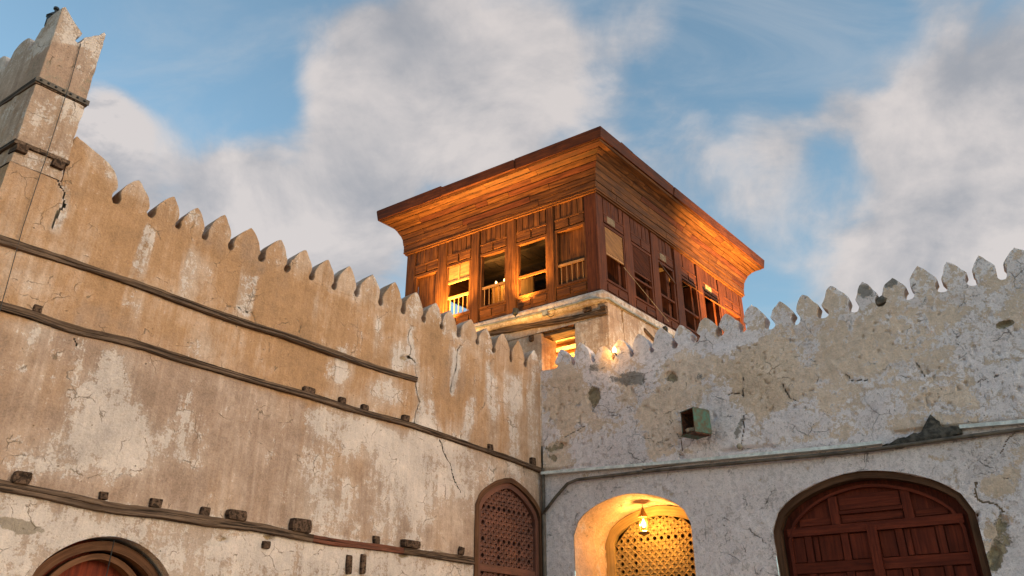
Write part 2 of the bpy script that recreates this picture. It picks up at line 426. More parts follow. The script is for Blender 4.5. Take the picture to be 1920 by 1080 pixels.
def inpoly(poly, x, y):
    r = np.zeros(x.shape, bool); n = len(poly)
    for i in range(n):
        x1, y1 = poly[i]; x2, y2 = poly[(i + 1) % n]
        c = ((y1 > y) != (y2 > y)) & (x < (x2 - x1) * (y - y1) / (y2 - y1 + 1e-12) + x1); r ^= c
    return r
def near(poly, x, y, closed=True):
    bd = np.full(x.shape, 1e9); bx = x.copy(); by = y.copy(); n = len(poly)
    for i in range(n if closed else n - 1):
        x1, y1 = poly[i]; x2, y2 = poly[(i + 1) % n]; dx, dy = x2 - x1, y2 - y1
        t = np.clip(((x - x1) * dx + (y - y1) * dy) / (dx * dx + dy * dy + 1e-12), 0, 1)
        qx, qy = x1 + t * dx, y1 + t * dy; d = np.hypot(x - qx, y - qy); k = d < bd
        bd[k] = d[k]; bx[k] = qx[k]; by[k] = qy[k]
    return bd, bx, by

# ------------------------------------------------------------------ weathering fields, laid out on the wall surface
def blob(px, py, lst):
    r = np.zeros(px.shape)
    for x, y, rx, ry, a, rot in lst:
        c, s = math.cos(rad(rot)), math.sin(rad(rot)); dx, dy = px - x, py - y
        u = (c * dx + s * dy) / rx; v = (-s * dx + c * dy) / ry
        r = r + a * np.exp(-(u * u + v * v)**1.5)
    return r
def field_L(P):
    px, py = proj(P); s = (P - K) @ dB; z = P[..., 2]
    n = fbm(s * 1.3, z * 1.3, 3); st = fbm(s * 5, z * .7, 11)
    b2 = 3.95 + .02 * s
    G = (.36 + .36 * sstep(4.40, 4.50, z)) + (n - .5) * .5 + blob(px, py, [(400, 560, 300, 80, .2, 20), (250, 640, 260, 60, -.2, 18), (640, 860, 60, 110, .25, 5), (860, 800, 30, 70, .15, 0)])
    R = .09 + .10 * (st - .5) + .27 * sstep(3.06, 2.98, z) + .15 * sstep(4.5, 4.36, z) + .05
    R += blob(px, py, [(200, 770, 70, 90, .42, 10), (240, 830, 80, 60, .42, 0), (120, 850, 80, 40, .34, -25), (210, 690, 30, 40, .30, 0), (640, 790, 70, 50, .30, 15),
                       (700, 820, 70, 40, .26, 20), (800, 860, 60, 80, .34, 0), (870, 880, 40, 90, .26, 0), (760, 930, 50, 110, .24, 0), (600, 940, 60, 60, .18, 0), (350, 840, 40, 90, .12, 0),
                       (640, 690, 26, 40, .34, 0), (722, 735, 40, 30, .42, 10), (752, 670, 26, 30, .55, 0), (800, 760, 18, 60, .3, 0), (880, 780, 10, 70, .32, 8), (925, 790, 12, 80, .32, 0), (965, 830, 18, 90, .36, 0), (1000, 780, 14, 120, .38, 0),
                       (860, 700, 16, 50, .2, 0), (905, 640, 30, 25, .15, 0), (250, 580, 26, 30, .26, 10), (380, 650, 30, 40, .2, 10), (80, 620, 40, 20, .2, 0), (110, 1000, 140, 40, .2, 5), (500, 1040, 120, 30, .2, 5), (720, 1065, 120, 20, .12, 5), (50, 520, 40, 30, .12, 0), (150, 480, 20, 40, .12, 0)])
    R += .09 * sstep(566, 576, px + 6 * (n - .5)) * sstep(860, 760, px) * sstep(4.42, 4.36, z) * sstep(3.0, 3.1, z)
    G -= .12 * sstep(566, 576, px) * sstep(860, 760, px) * sstep(4.42, 4.36, z)
    for x_, y_ in ((37, 930), (192, 960), (290, 975), (440, 1000), (560, 1020), (766, 1050), (578, 760), (640, 780), (69, 610), (682, 795), (758, 815)):
        q_ = onL(x_, y_); w_ = .03 + .03 * vnoise(np.array(q_[0] * 9), np.array(1.0), 3); ds_ = (s - q_[0] + .02 * (fbm(z * 3, z * 0 + x_, 5) - .5))
        run_ = np.exp(-(ds_ / w_)**2) * sstep(q_[1] + .05, q_[1], z) * sstep(q_[1] - .75, q_[1] - .1, z); R = R + (.22 if x_ % 2 else -.16) * run_; G = G + .15 * run_
    # lime runs below the battlement
    run = sstep(.62, .80, vnoise(s * 4.2 + .7, z * .35, 21)) * sstep(5.95, 5.7, z) * sstep(5.0, 5.4, z)
    R += .34 * run + .20 * sstep(5.85, 6.1, z) * (n > .35)
    B = blob(px, py, [(30, 985, 70, 14, .62, 12), (395, 1005, 40, 10, .35, 10), (40, 1010, 20, 30, .3, 0)]) + .22 * sstep(6.1, 6.35, z) * (vnoise(s * 7, z * 7, 5) > .5)
    A = blob(px, py, [(168, 325, 22, 15, .72, 30), (758, 672, 13, 7, .6, 0), (80, 602, 22, 10, .62, 8), (820, 1040, 20, 8, .5, 0), (505, 1008, 18, 7, .55, 5), (410, 1010, 24, 9, .5, 8), (755, 1042, 16, 5, .6, 0)])
    return np.stack([R, G, B, A], -1)
def field_R(P):
    px, py = proj(P); s = (P - K) @ dA; z = P[..., 2]
    n = fbm(s * 1.6, z * 1.6, 5); n2 = fbm(s * 4, z * 4, 9)
    up = sstep(-.02, .12, z - 4.37 + .037 * s)
    G = .32 + (n - .5) * .6 + blob(px, py, [(1430, 720, 60, 55, .5, 20), (1250, 790, 45, 60, .3, 0), (1060, 740, 40, 60, .25, 0), (1870, 950, 40, 60, .4, 0)])
    R = .88 - .36 * up + (n - .5) * .5 * up
    R += blob(px, py, [(1430, 715, 62, 62, -.5, 20), (1240, 795, 40, 62, -.42, 0), (1280, 700, 40, 40, -.30, 0), (1060, 735, 36, 70, -.28, 0), (1045, 850, 34, 34, -.40, 0), (1560, 650, 150, 60, -.16, -10), (1620, 700, 80, 40, -.08, 0),
                       (1340, 790, 50, 46, .42, 0), (1170, 790, 60, 60, .26, 0), (1130, 850, 90, 30, .34, 0), (1220, 650, 90, 22, .30, -10), (1370, 640, 60, 16, .30, -10), (1460, 800, 50, 40, .28, 0), (1600, 770, 90, 30, .22, -8), (1490, 775, 28, 20, .22, 0), (1640, 735, 26, 22, .28, 0),
                       (1860, 700, 70, 60, .16, 0), (1790, 770, 40, 14, .25, 0), (1880, 640, 40, 30, .2, 0), (1870, 910, 38, 26, -.5, 0), (1880, 985, 36, 40, -.5, 0), (1858, 1040, 26, 40, -.55, 0), (1895, 1010, 16, 22, .4, 0), (1905, 860, 22, 50, -.35, 10), (1760, 860, 24, 10, -.35, 0),
                       (1560, 760, 24, 22, -.25, 0), (1350, 690, 30, 24, -.2, 0), (1800, 745, 40, 14, -.4, 10)])
    B = blob(px, py, [(1180, 708, 34, 14, .55, -8), (1120, 690, 30, 10, .40, 0), (1112, 745, 18, 34, .36, 0), (1200, 840, 50, 12, .22, 0), (1310, 708, 22, 10, .36, 0), (1385, 805, 9, 26, .42, 20), (1180, 740, 26, 40, .20, 0), (1620, 545, 18, 16, .62, 0), (1668, 530, 16, 14, .62, 0),
                      (1240, 745, 20, 12, .3, 0), (1735, 560, 10, 16, .35, 0), (1880, 890, 24, 20, .22, 0), (1780, 925, 30, 22, .18, 0), (1540, 890, 40, 10, .2, -5), (1480, 960, 40, 60, .13, 0)]) + .42 * up * (n2 - .38) + .16 * sstep(6.05, 6.25, z)
    A = blob(px, py, [(1112, 742, 15, 24, .70, 0), (1262, 708, 17, 15, .65, 0), (1885, 607, 24, 9, .75, -14), (1042, 836, 26, 10, .6, -14), (1036, 858, 12, 12, .6, 0), (1880, 1000, 28, 70, .50, 0), (1862, 1055, 16, 30, .5, 0), (1833, 975, 10, 30, .5, 0), (1276, 850, 12, 14, .5, 0), (1775, 585, 7, 12, .5, 0)])
    return np.stack([R, G, B, A], -1)
CRACKS_L = [[(765, 592), (772, 612), (764, 632), (770, 655), (766, 668), (778, 680), (780, 712), (782, 735), (787, 752), (780, 775), (778, 792)],
            [(864, 642), (858, 660), (856, 690), (848, 712), (845, 735)], [(116, 320), (112, 345), (120, 360), (118, 385), (105, 410), (98, 428)],
            [(826, 824), (832, 848), (846, 870), (850, 895), (864, 922)], [(924, 902), (928, 880), (934, 878)], [(948, 896), (948, 884)],
            [(928, 660), (918, 690), (922, 712)], [(448, 574), (458, 584), (474, 585), (482, 605)], [(560, 598), (566, 610), (562, 622)],
            [(138, 632), (142, 648)], [(986, 890), (982, 870)]]
CRACKS_R = [[(1280, 845), (1278, 825), (1268, 812)], [(1395, 700), (1394, 740)], [(1365, 742), (1372, 738), (1390, 738), (1395, 744)], [(1390, 840), (1392, 815), (1396, 800), (1394, 780)],
            [(1040, 830), (1070, 812), (1095, 800)], [(1465, 720), (1480, 745), (1492, 750)], [(1585, 700), (1596, 712), (1625, 712)], [(1720, 680), (1732, 705)], [(1875, 850), (1885, 830), (1900, 812)],
            [(1830, 905), (1826, 925), (1840, 940), (1870, 945), (1880, 960)], [(1205, 880), (1330, 862), (1450, 848)], [(1470, 846), (1600, 834)], [(1530, 715), (1545, 712)]]

def wall_face(name, fr, s0, s1, ds, zs, openings, field, m, parent, cracks, conv, amp):
    S = np.arange(s0, s1 + ds / 2, ds); Z = np.array(zs); ns, nz = len(S), len(Z)
    s, z = np.meshgrid(S, Z, indexing='ij')
    keepv = np.ones((ns - 1, nz - 1), bool)
    sc_, zc_ = (s[:-1, :-1] + s[1:, 1:]) / 2, (z[:-1, :-1] + z[1:, 1:]) / 2
    for op in openings:
        keepv &= ~inpoly(op, sc_, zc_)
        d, bx, by = near(op, s, z); k = d < ds * .72
        s = np.where(k, bx, s); z = np.where(k, by, z)
    flat = fr(0, 0, 0) + s[..., None] * (fr(1, 0, 0) - fr(0, 0, 0)) + z[..., None] * np.array([0, 0, 1.])
    nrm = fr(0, 1, 0) - fr(0, 0, 0)
    F = field(flat)
    rel = amp * (fbm(s * .7, z * .7, 31, 3) - .5) * 2.4 + amp * .5 * (fbm(s * 4, z * 4, 37, 4) - .5)
    rel += amp * .35 * (fbm(s * 16, z * 16, 41, 3) - .5)
    ex = sstep(.46, .54, F[..., 3] + (fbm(s * 7, z * 7, 51) - .5) * .7)
    rel -= ex * (.025 + .03 * fbm(s * 14, z * 14, 61, 2))
    if m == 'plaster_white':
        wl = sstep(.42, .50, F[..., 0] + (fbm(s * 5, z * 5, 71) - .5) * 1.3)
        rel += .006 * wl
        zp = 4.372 - .0372 * s + .055 + .03 * (fbm(s * 3, s * 0, 77) - .5); rel -= .05 * sstep(.035, .012, np.abs(z - zp)) * sstep(.40, .48, fbm(s * 1.3, s * 0 + 4, 79))
        pit = sstep(.86, .92, vnoise(s * 22, z * 22, 81)) * sstep(4.3, 4.5, z); rel -= .03 * pit * (fbm(s * 2, z * 2, 83) > .48)
    top = sstep(Z[-1] - .16, Z[-1] - .005, z)
    rel = rel * (1 - top)
    sq, zq = (s[:-1, :-1] + s[1:, 1:]) / 2, (z[:-1, :-1] + z[1:, 1:]) / 2
    for c in cracks:
        poly = [conv(*p) for p in c]
        jx = sq + (vnoise(sq * 18, zq * 18, 91) - .5) * .035
        d, _, _ = near(poly, jx, zq, False)
        thin = len(c) < 5
        keepv &= ~((d < ds * (.34 if thin else .58)) & (zq > 2.1))
        dv, _, _ = near(poly, s + .02, z, False); F[..., 0] += (.36 if not thin else .12) * np.exp(-(dv / .055)**2) * (.5 + fbm(s * 6, z * 6, 97)); rel -= .012 * sstep(ds * 2.2, 0, dv)
    P = flat + rel[..., None] * nrm
    idx = np.arange(ns * nz).reshape(ns, nz)
    i, j = np.nonzero(keepv)
    faces = np.stack([idx[i, j], idx[i + 1, j], idx[i + 1, j + 1], idx[i, j + 1]], -1)
    if np.dot(np.cross(fr(1, 0, 0) - fr(0, 0, 0), np.array([0, 0, 1.])), nrm) < 0: faces = faces[:, ::-1]
    P = P.reshape(-1, 3); F = F.reshape(-1, 4)
    used = np.unique(faces); rem = np.full(len(P), -1); rem[used] = np.arange(len(used)); faces = rem[faces]; P = P[used]; F = F[used]
    c = (P.min(0) + P.max(0)) / 2; c[2] = 0
    me = bpy.data.meshes.new(name)
    me.vertices.add(len(P)); me.vertices.foreach_set('co', (P - c).astype(np.float32).ravel())
    me.loops.add(faces.size); me.loops.foreach_set('vertex_index', faces.astype(np.int32).ravel())
    me.polygons.add(len(faces)); me.polygons.foreach_set('loop_start', np.arange(0, faces.size, 4, dtype=np.int32)); me.polygons.foreach_set('loop_total', np.full(len(faces), 4, np.int32))
    me.update(calc_edges=True); me.validate()
    at = me.attributes.new('fld', 'FLOAT_COLOR', 'POINT'); at.data.foreach_set('color', F.astype(np.float32).ravel())
    me.polygons.foreach_set('use_smooth', np.ones(len(faces), bool)); me.materials.append(MAT[m])
    o = bpy.data.objects.new(name, me); col.objects.link(o); WORLD[o] = c
    o.parent = parent; o.location = tuple(c - WORLD[parent])
    return o

HALF_L = [(1.0, 0.0), (.93, .01), (.855, .05), (.81, .11), (.80, .17), (.845, .23), (.875, .28), (.865, .36), (.82, .46), (.72, .58), (.575, .70), (.41, .81), (.23, .91), (.08, .98), (.01, 1.0)]
HALF_R = [(1.0, 0.0), (.88, .01), (.76, .05), (.68, .12), (.655, .20), (.69, .28), (.77, .36), (.845, .43), (.86, .48), (.80, .55), (.66, .66), (.49, .78), (.31, .89), (.13, .97), (.02, 1.0)]
def merlon(fr, s0, z0, s1, z1, spk, zpk, field, m, parent, th=.24, seed=0, rough=1.0, cut=1.0):
    HALF = HALF_L if m == 'plaster_ochre' or seed < 106 else HALF_R
    # s0<s1 base corners, spk/zpk peak; pointed spade outline with round notches at the foot
    R = random.Random(seed); b = MB(); zb = min(z0, z1); cols_ = 7; layers = [(0.0, .955), (-.018, 1.0), (-th + .02, 1.0), (-th, .95)]
    th = th * R.uniform(.9, 1.1); wob = R.uniform(-.05, .05), R.uniform(-.05, .05); cs = R.uniform(0, 50)
    def jj(side):
        out = []
        for q_, (a_, h_) in enumerate(HALF):
            c_ = (vnoise(h_ * 5 + cs, side * 9.7, 3) - .5) * .14 + R.uniform(-.025, .025) + wob[side] * (h_ > .3)
            out.append((min(c_, .05), (vnoise(h_ * 4 + cs, side * 5.1 + 3, 4) - .5) * .05 * (h_ > .2)))
        return out
    j, j2 = jj(0), jj(1)
    rows = []
    for k, (a, h) in enumerate(HALF):
        hh = min(h, cut + R.uniform(-.02, .02)) if cut < 1 else h
        mid = (s0 + s1) / 2 + (spk - (s0 + s1) / 2) * h
        aw = 0 if k == 0 else 1
        l = mid - (mid - s0 if k == 0 else (s1 - s0) / 2) * (a + j[k][0] * aw * rough)
        r = mid + (s1 - mid if k == 0 else (s1 - s0) / 2) * (a + j2[k][0] * aw * rough)
        zl = z0 + (zpk - z0) * (hh + j[k][1] * aw * rough); zr = z1 + (zpk - z1) * (hh + j2[k][1] * aw * rough)
        rows.append((l, zl, r, zr))
    rows = [(rows[0][0], rows[0][1] - .03, rows[0][2], rows[0][3] - .03)] + rows
    P = []; nr = len(rows)
    for y, kk in layers:
        for k, (l, zl, r, zr) in enumerate(rows):
            c = (l + r) / 2; hl = (r - l) / 2 * (kk if k > 1 else 1)
            for q in range(cols_):
                t = q / (cols_ - 1); x = c + hl * (2 * t - 1); z = zl + (zr - zl) * t
                if kk < 1 and k > nr - 3: z -= .004
                yy = y + (.006 * (vnoise(x * 14, z * 14, 7 + seed) - .5) * (1 if k else 0) + .008 * (vnoise(x * 5, z * 5, 9 + seed) - .5) * (1 if k else 0))
                P.append(fr(x, yy - (.004 if k == 0 and y > -.1 else 0), z))
    f = []; L = nr * cols_
    for k in range(nr - 1):
        for q in range(cols_ - 1):
            a = k * cols_ + q
            f.append((a, a + 1, a + cols_ + 1, a + cols_)); e = 3 * L + a; f.append((e + cols_, e + cols_ + 1, e + 1, e))
    for li in range(3):
        for k in range(nr - 1):
            for q in (0, cols_ - 1):
                a = li * L + k * cols_ + q; f.append((a, a + cols_, a + L + cols_, a + L) if q == 0 else (a + L, a + L + cols_, a + cols_, a))
        for q in range(cols_ - 1):
            a = li * L + (nr - 1) * cols_ + q; f.append((a, a + 1, a + L + 1, a + L))
    b.add(P, f)
    return b.build('merlon', m, parent, smooth=False, attrs=field(np.array(P)))

def warped_beam(fr, path, hts, proud, m, parent, name='timber_beam', seed=0, step=.05, back=.06):
    # path: (s,z) centre line; hts: heights at both ends
    pts = smooth_poly(path, 5); s = np.array([p[0] for p in pts]); z = np.array([p[1] for p in pts])
    L = np.concatenate([[0], np.cumsum(np.hypot(np.diff(s), np.diff(z)))]); n = max(4, int(L[-1] / step))
    q = np.linspace(0, L[-1], n); S = np.interp(q, L, s); Zc = np.interp(q, L, z)
    H = np.interp(q, [0, L[-1]], hts) * (1 + .24 * (fbm(q * 1.1, q * 0 + seed, 3, 3) - .5) * 2)
    Zc = Zc + .004 * (fbm(q * 1.2, q * 0, 5 + seed) - .5) * 2
    P = []; G = []; o = random.uniform(0, 40)
    prof = [(-.5, -back), (-.5, .75), (-.42, .97), (-.05, 1.0), (-.02, .80), (.03, .98), (.42, .97), (.5, .75), (.5, -back)]
    for i in range(n):
        for k, (a, y) in enumerate(prof):
            nn = vnoise(q[i] * 2.5 + k * 7.3, k * 3.1, seed + 11) - .5; nf = vnoise(q[i] * 12 + k * 3.3, k * 5.1, seed + 13) - .5
            yy = (-back if y == -back else proud * y * (1 + .35 * nn + .22 * nf)); zz = Zc[i] + H[i] * (a + .07 * nn + .07 * nf)
            P.append(fr(S[i], yy, zz)); G.append((q[i] + o, k * .05 + o, yy))
    np_ = len(prof); F = [(i * np_ + k, i * np_ + k + 1, (i + 1) * np_ + k + 1, (i + 1) * np_ + k) for i in range(n - 1) for k in range(np_ - 1)]
    F += [tuple(range(np_)), tuple(reversed([(n - 1) * np_ + k for k in range(np_)]))]
    b = MB(); b.add(P, F, G); return b.build(name, m, parent)

def stub(fr, s, z, wd, ht, out, parent, seed, name='beam_end', m='stub_timber'):
    b = MB(); R = random.Random(seed); P = []; G = []; n = 10; rings = [(-.08, 1), (out * .5, 1.02), (out * .92, .97), (out, .82)]
    o = R.uniform(0, 40); tw = R.uniform(-.12, .12)
    jit = [R.uniform(.92, 1.05) for _ in range(n)]
    for y, k in rings:
        for i in range(n):
            th = 2 * math.pi * i / n; cx_, cy_ = math.cos(th), math.sin(th); e = .25
            x = wd / 2 * math.copysign(abs(cx_)**e, cx_) * k * jit[i]; zz = ht / 2 * math.copysign(abs(cy_)**e, cy_) * k * jit[i]
            P.append(fr(s + x + tw * zz, y, z + zz)); G.append((y + o, x * 1.0, zz))
    F = [(r * n + i, r * n + (i + 1) % n, (r + 1) * n + (i + 1) % n, (r + 1) * n + i) for r in range(3) for i in range(n)] + [tuple(reversed(range(n))), tuple(3 * n + i for i in range(n))]
    b.add(P, F, G); return b.build(name, m, parent)

def arch_band(fr, poly, w_in, y0, y1, name, m, parent, w_out=0.0, jit=0.0):
    # a frame following an open outline (poly), from w_out outside to w_in inside; depth y0..y1
    pts = np.array(poly); c = pts.mean(0); n = len(pts); N = []
    for i in range(n):
        t = pts[min(i + 1, n - 1)] - pts[max(i - 1, 0)]; t = t / np.linalg.norm(t); q = np.array([t[1], -t[0]])
        if q @ (c - pts[i]) < 0: q = -q
        N.append(q)
    N = np.array(N); P = []; G = []; acc = 0; o = random.uniform(0, 40)
    for i in range(n):
        if i: acc += np.linalg.norm(pts[i] - pts[i - 1])
        a = pts[i] - N[i] * (w_out + random.uniform(-jit, jit)); b_ = pts[i] + N[i] * w_in
        for (x, y) in ((a, y0), (a, y1), (b_, y1), (b_, y0)):
            P.append(fr(x[0], y, x[1])); G.append((acc + o, (0 if x is a else w_in) + o, y))
    F = [(i * 4 + k, i * 4 + (k + 1) % 4, (i + 1) * 4 + (k + 1) % 4, (i + 1) * 4 + k) for i in range(n - 1) for k in range(4)]
    F += [(0, 1, 2, 3), tuple((n - 1) * 4 + k for k in (3, 2, 1, 0))]
    b = MB(); b.add(P, F, G); return b.build(name, m, parent)

def lattice(fr, poly, y, th, p, rings, m, parent, name='lattice', kind='stuff'):
    # pierced screen: diamond cells with a round or a cross hole each, inside an arch outline
    xs = [q[0] for q in poly]; zs = [q[1] for q in poly]; x0, x1, z0, z1 = min(xs), max(xs), min(zs), max(zs)
    pl = [(a, b_) for a, b_ in poly]
    b = MB(); ni = int((x1 - x0) / p) + 2; nj = int((z1 - z0) / p) + 2
    A = np.array([(i, j) for i in range(-1, ni) for j in range(-1, nj) if (i + j) % 2 == 0]); X = x0 + A[:, 0] * p; Zz = z1 - A[:, 1] * p
    ins = inpoly(pl, X, Zz)
    for (i, j), x, z, k in zip(A, X, Zz, ins):
        if not k: continue
        big = rings(i, j, ni, nj)
        outer = []; inner = []
        for q in range(16):
            th_ = math.pi * 2 * q / 16; c, s = math.cos(th_), math.sin(th_)
            ro = p / (abs(c) + abs(s))
            if big: ri = p * (.56 if q % 4 == 0 else .54 if q % 2 else .50)
            else: ri = p * (.60 if q % 4 == 0 else (.17 if q % 4 == 2 else .24))
            outer.append((x + c * ro, z + s * ro)); inner.append((x + c * ri, z + s * ri))
        P = [fr(a, y, c) for a, c in outer] + [fr(a, y + th * .35, c) for a, c in inner] + [fr(a, y - th, c) for a, c in inner]
        f = []
        for q in range(16):
            w_ = (q + 1) % 16; f += [(q, w_, 16 + w_, 16 + q), (16 + q, 16 + w_, 32 + w_, 32 + q)]
        b.add(P, f, [(a[0], a[1], 0) for a in outer + inner + inner])
    return b.build(name, m, parent, kind=kind)

def fan(fr, poly, y, name, m, parent):
    b = MB(); P = [fr(a, y, c) for a, c in poly]; b.add(P, [tuple(range(len(P)))], [(c, a, 0) for a, c in poly]); return b.build(name, m, parent)
def reveal(fr, poly, y0, y1, name, m, parent, field=None, rough=.012, ny=8):
    P = []; G = []; n = len(poly)
    pts = []
    for i in range(n - 1):
        a, b_ = np.array(poly[i]), np.array(poly[i + 1]); k = max(1, int(np.linalg.norm(b_ - a) / .06))
        pts += [a + (b_ - a) * q / k for q in range(k)]
    pts.append(np.array(poly[-1])); n = len(pts); ys = np.linspace(y0, y1, ny)
    for j, y in enumerate(ys):
        for i, q in enumerate(pts):
            e = 0 if j == 0 else rough * (fbm(q[0] * 5 + y * 4, q[1] * 5, 3) - .5) * 2 + rough * (vnoise(q[0] * 21 + y * 9, q[1] * 19, 4) - .5)
            P.append(fr(q[0] + e, y, q[1] + e))
    F = [(j * n + i, j * n + i + 1, (j + 1) * n + i + 1, (j + 1) * n + i) for j in range(ny - 1) for i in range(n - 1)]
    b = MB(); b.add(P, F, [(0, 0, 0)] * len(P)); return b.build(name, m, parent, smooth=True, attrs=None if field is None else field(np.array(P)), recalc=False)
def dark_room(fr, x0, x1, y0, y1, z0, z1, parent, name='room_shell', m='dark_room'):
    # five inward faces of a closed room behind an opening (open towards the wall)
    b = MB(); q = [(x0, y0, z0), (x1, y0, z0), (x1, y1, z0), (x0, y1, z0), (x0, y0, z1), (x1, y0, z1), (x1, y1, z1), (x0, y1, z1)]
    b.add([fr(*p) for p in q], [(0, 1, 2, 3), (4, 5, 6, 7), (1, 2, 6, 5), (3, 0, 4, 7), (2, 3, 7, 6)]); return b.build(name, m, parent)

ZG = [0, .4, .8, 1.2, 1.5, 1.8, 2.0] + list(np.arange(2.08, 5.941, .017))
def zlist(top): return [0, .4, .8, 1.2, 1.5, 1.8, 2.0] + list(np.linspace(2.08, top, int((top - 2.08) / .017)))

# ================================================================== LEFT WALL
WL = root('courtyard_wall', frL(3.9, 0, 0), 'ochre plastered wall with three rows of weathered timber beams and pointed battlement', 'wall')
ZT = 5.93
wall_face('plaster_face', frL, 0.0, 7.89, .017, zlist(ZT), [OP_WIN, OP_ARCH], field_L, 'plaster_ochre', WL, CRACKS_L, onL, .022)
NL = [(217, 385), (282, 410), (332, 432), (382, 452), (431, 470), (489, 491), (537, 511), (583, 526), (626, 544), (668, 557), (713, 574), (755, 589), (794, 605), (828, 618), (859, 633), (895, 647), (925, 662), (958, 680), (985, 689)]
PL = [(260, 340), (326, 371), (370, 392), (422, 406), (473, 430), (526, 452), (573, 471), (616, 489), (655, 501), (699, 517), (741, 532), (781, 550), (818, 570), (844, 584), (883, 601), (913, 618), (944, 628), (972, 641), (1002, 659)]
nl = [onL(*p) for p in NL] + [(.02, 6.0)]
# plaster strip that carries the uneven foot line of the merlons
def foot_strip(fr, pts, zt, field, m, parent, th=.24):
    # solid strip from the top of the wall face up to the notch line
    xs = np.array([p[0] for p in pts]); zz = np.array([p[1] for p in pts]); o = np.argsort(xs); xs, zz = xs[o], zz[o]
    X = np.arange(xs[0], xs[-1], .03); X = np.append(X, xs[-1]); Zt = np.maximum(np.interp(X, xs, zz), zt + .004)
    P = []; n = len(X)
    rows = [(-.022, -1), (0, .0), (0, .34), (0, .67), (0, 1), (-th, 1), (-th, 0)]
    for y, k in rows:
        for x, z in zip(X, Zt):
            zz_ = zt + (z - zt) * k if k >= 0 else zt - .03; P.append(fr(x, y + (.006 * (vnoise(x * 6, zz_ * 6, 3) - .5) if y == 0 and 0 < k < 1 else 0), zz_))
    F = [(r * n + i, r * n + i + 1, (r + 1) * n + i + 1, (r + 1) * n + i) for r in range(len(rows) - 1) for i in range(n - 1)]
    b = MB(); b.add(P, F); return b.build('parapet_strip', m, parent, attrs=field(np.array(P)))
foot_strip(frL, nl, ZT, field_L, 'plaster_ochre', WL)
for i, p in enumerate(PL):
    a, c = nl[i + 1], nl[i]; pk = onL(*p)
    a = (a[0], max(a[1], ZT + .004)); c = (c[0], max(c[1], ZT + .004))
    merlon(frL, a[0], a[1] + .002, c[0], c[1] + .002, pk[0], pk[1] + .02, field_L, 'plaster_ochre', WL, seed=i, rough=.8)
b = MB()   # broken end merlon against the raised corner
endp = smooth_poly([(7.42, 5.90), (7.425, 6.44), (7.37, 6.47), (7.26, 6.43), (7.06, 6.35), (6.96, 6.25), (6.915, 6.12), (6.945, 6.04), (6.94, 5.97), (6.90, 5.90)], 4)
b.prism(endp, frL, -.26, -.003)
b.build('merlon', 'plaster_ochre', WL, attrs=field_L(np.array(b.v)))['label'] = 'broken wide end merlon with flaking plaster'
b = MB(); b.box(frL, .25, 7.40, -.30, -.13, 4.9, ZT - .01); b.build('parapet_back', 'terrace_plaster', WL)
beam1 = [(0, 452), (161, 503), (258, 535), (376, 579), (478, 613), (522, 626), (618, 660), (715, 694), (779, 713)]
beam2 = [(0, 575), (59, 592), (134, 618), (236, 642), (322, 669), (450, 707), (513, 725), (584, 744), (640, 762), (696, 778), (767, 797), (830, 818), (890, 839), (953, 860), (1012, 882)]
b3a = [(0, 911), (107, 932), (215, 954), (301, 964), (387, 978), (478, 990), (583, 1010)]
b3b = [(583, 1010), (633, 1018), (703, 1026), (752, 1033)]; b3c = [(752, 1033), (802, 1040), (884, 1052)]
def ext(pts): # continue the beam to the corner of the wall outside the picture
    q = [onL(*p) for p in pts]; (s1_, z1_), (s2_, z2_) = q[0], q[1]; k = (7.885 - s1_) / (s1_ - s2_)
    return [(7.885, z1_ + (z1_ - z2_) * k)] + q
warped_beam(frL, ext(beam1), (.084, .062), .045, 'grey_timber', WL, seed=1)
warped_beam(frL, ext(beam2), (.078, .066), .045, 'grey_timber', WL, seed=2)
warped_beam(frL, ext(b3a), (.098, .08), .055, 'grey_timber', WL, seed=3)
warped_beam(frL, [onL(*p) for p in b3b], (.078, .07), .05, 'red_timber', WL, seed=4)['label'] = 'red painted stretch of the lowest beam'
warped_beam(frL, [onL(*p) for p in b3c], (.07, .095), .055, 'grey_timber', WL, seed=5)
for i, (x, y, wx, hy) in enumerate([(69, 580, 18, 14), (578, 733, 22, 13), (640, 752, 12, 12), (682, 765, 12, 11), (758, 785, 12, 13), (918, 840, 9, 13), (998, 866, 8, 16),
                                    (37, 898, 36, 26), (192, 930, 16, 15), (290, 944, 22, 18), (383, 960, 18, 18), (440, 967, 36, 20), (560, 986, 37, 27), (703, 1013, 11, 16), (766, 1021, 31, 15), (863, 1033, 10, 15),
                                    (497, 1022, 15, 15), (652, 1059, 10, 36), (678, 1058, 9, 38)]):  # first on this row is a hole drawn as a dark stub, then two posts
    s_, z_ = onL(x, y); sa, _ = onL(x - wx / 2, y); sb, _ = onL(x + wx / 2, y); _, za = onL(x, y - hy / 2); _, zb = onL(x, y + hy / 2)
    stub(frL, s_, z_, abs(sa - sb), abs(za - zb), .035 + .004 * (i % 5) + (.035 if wx > 28 else 0), WL, i)
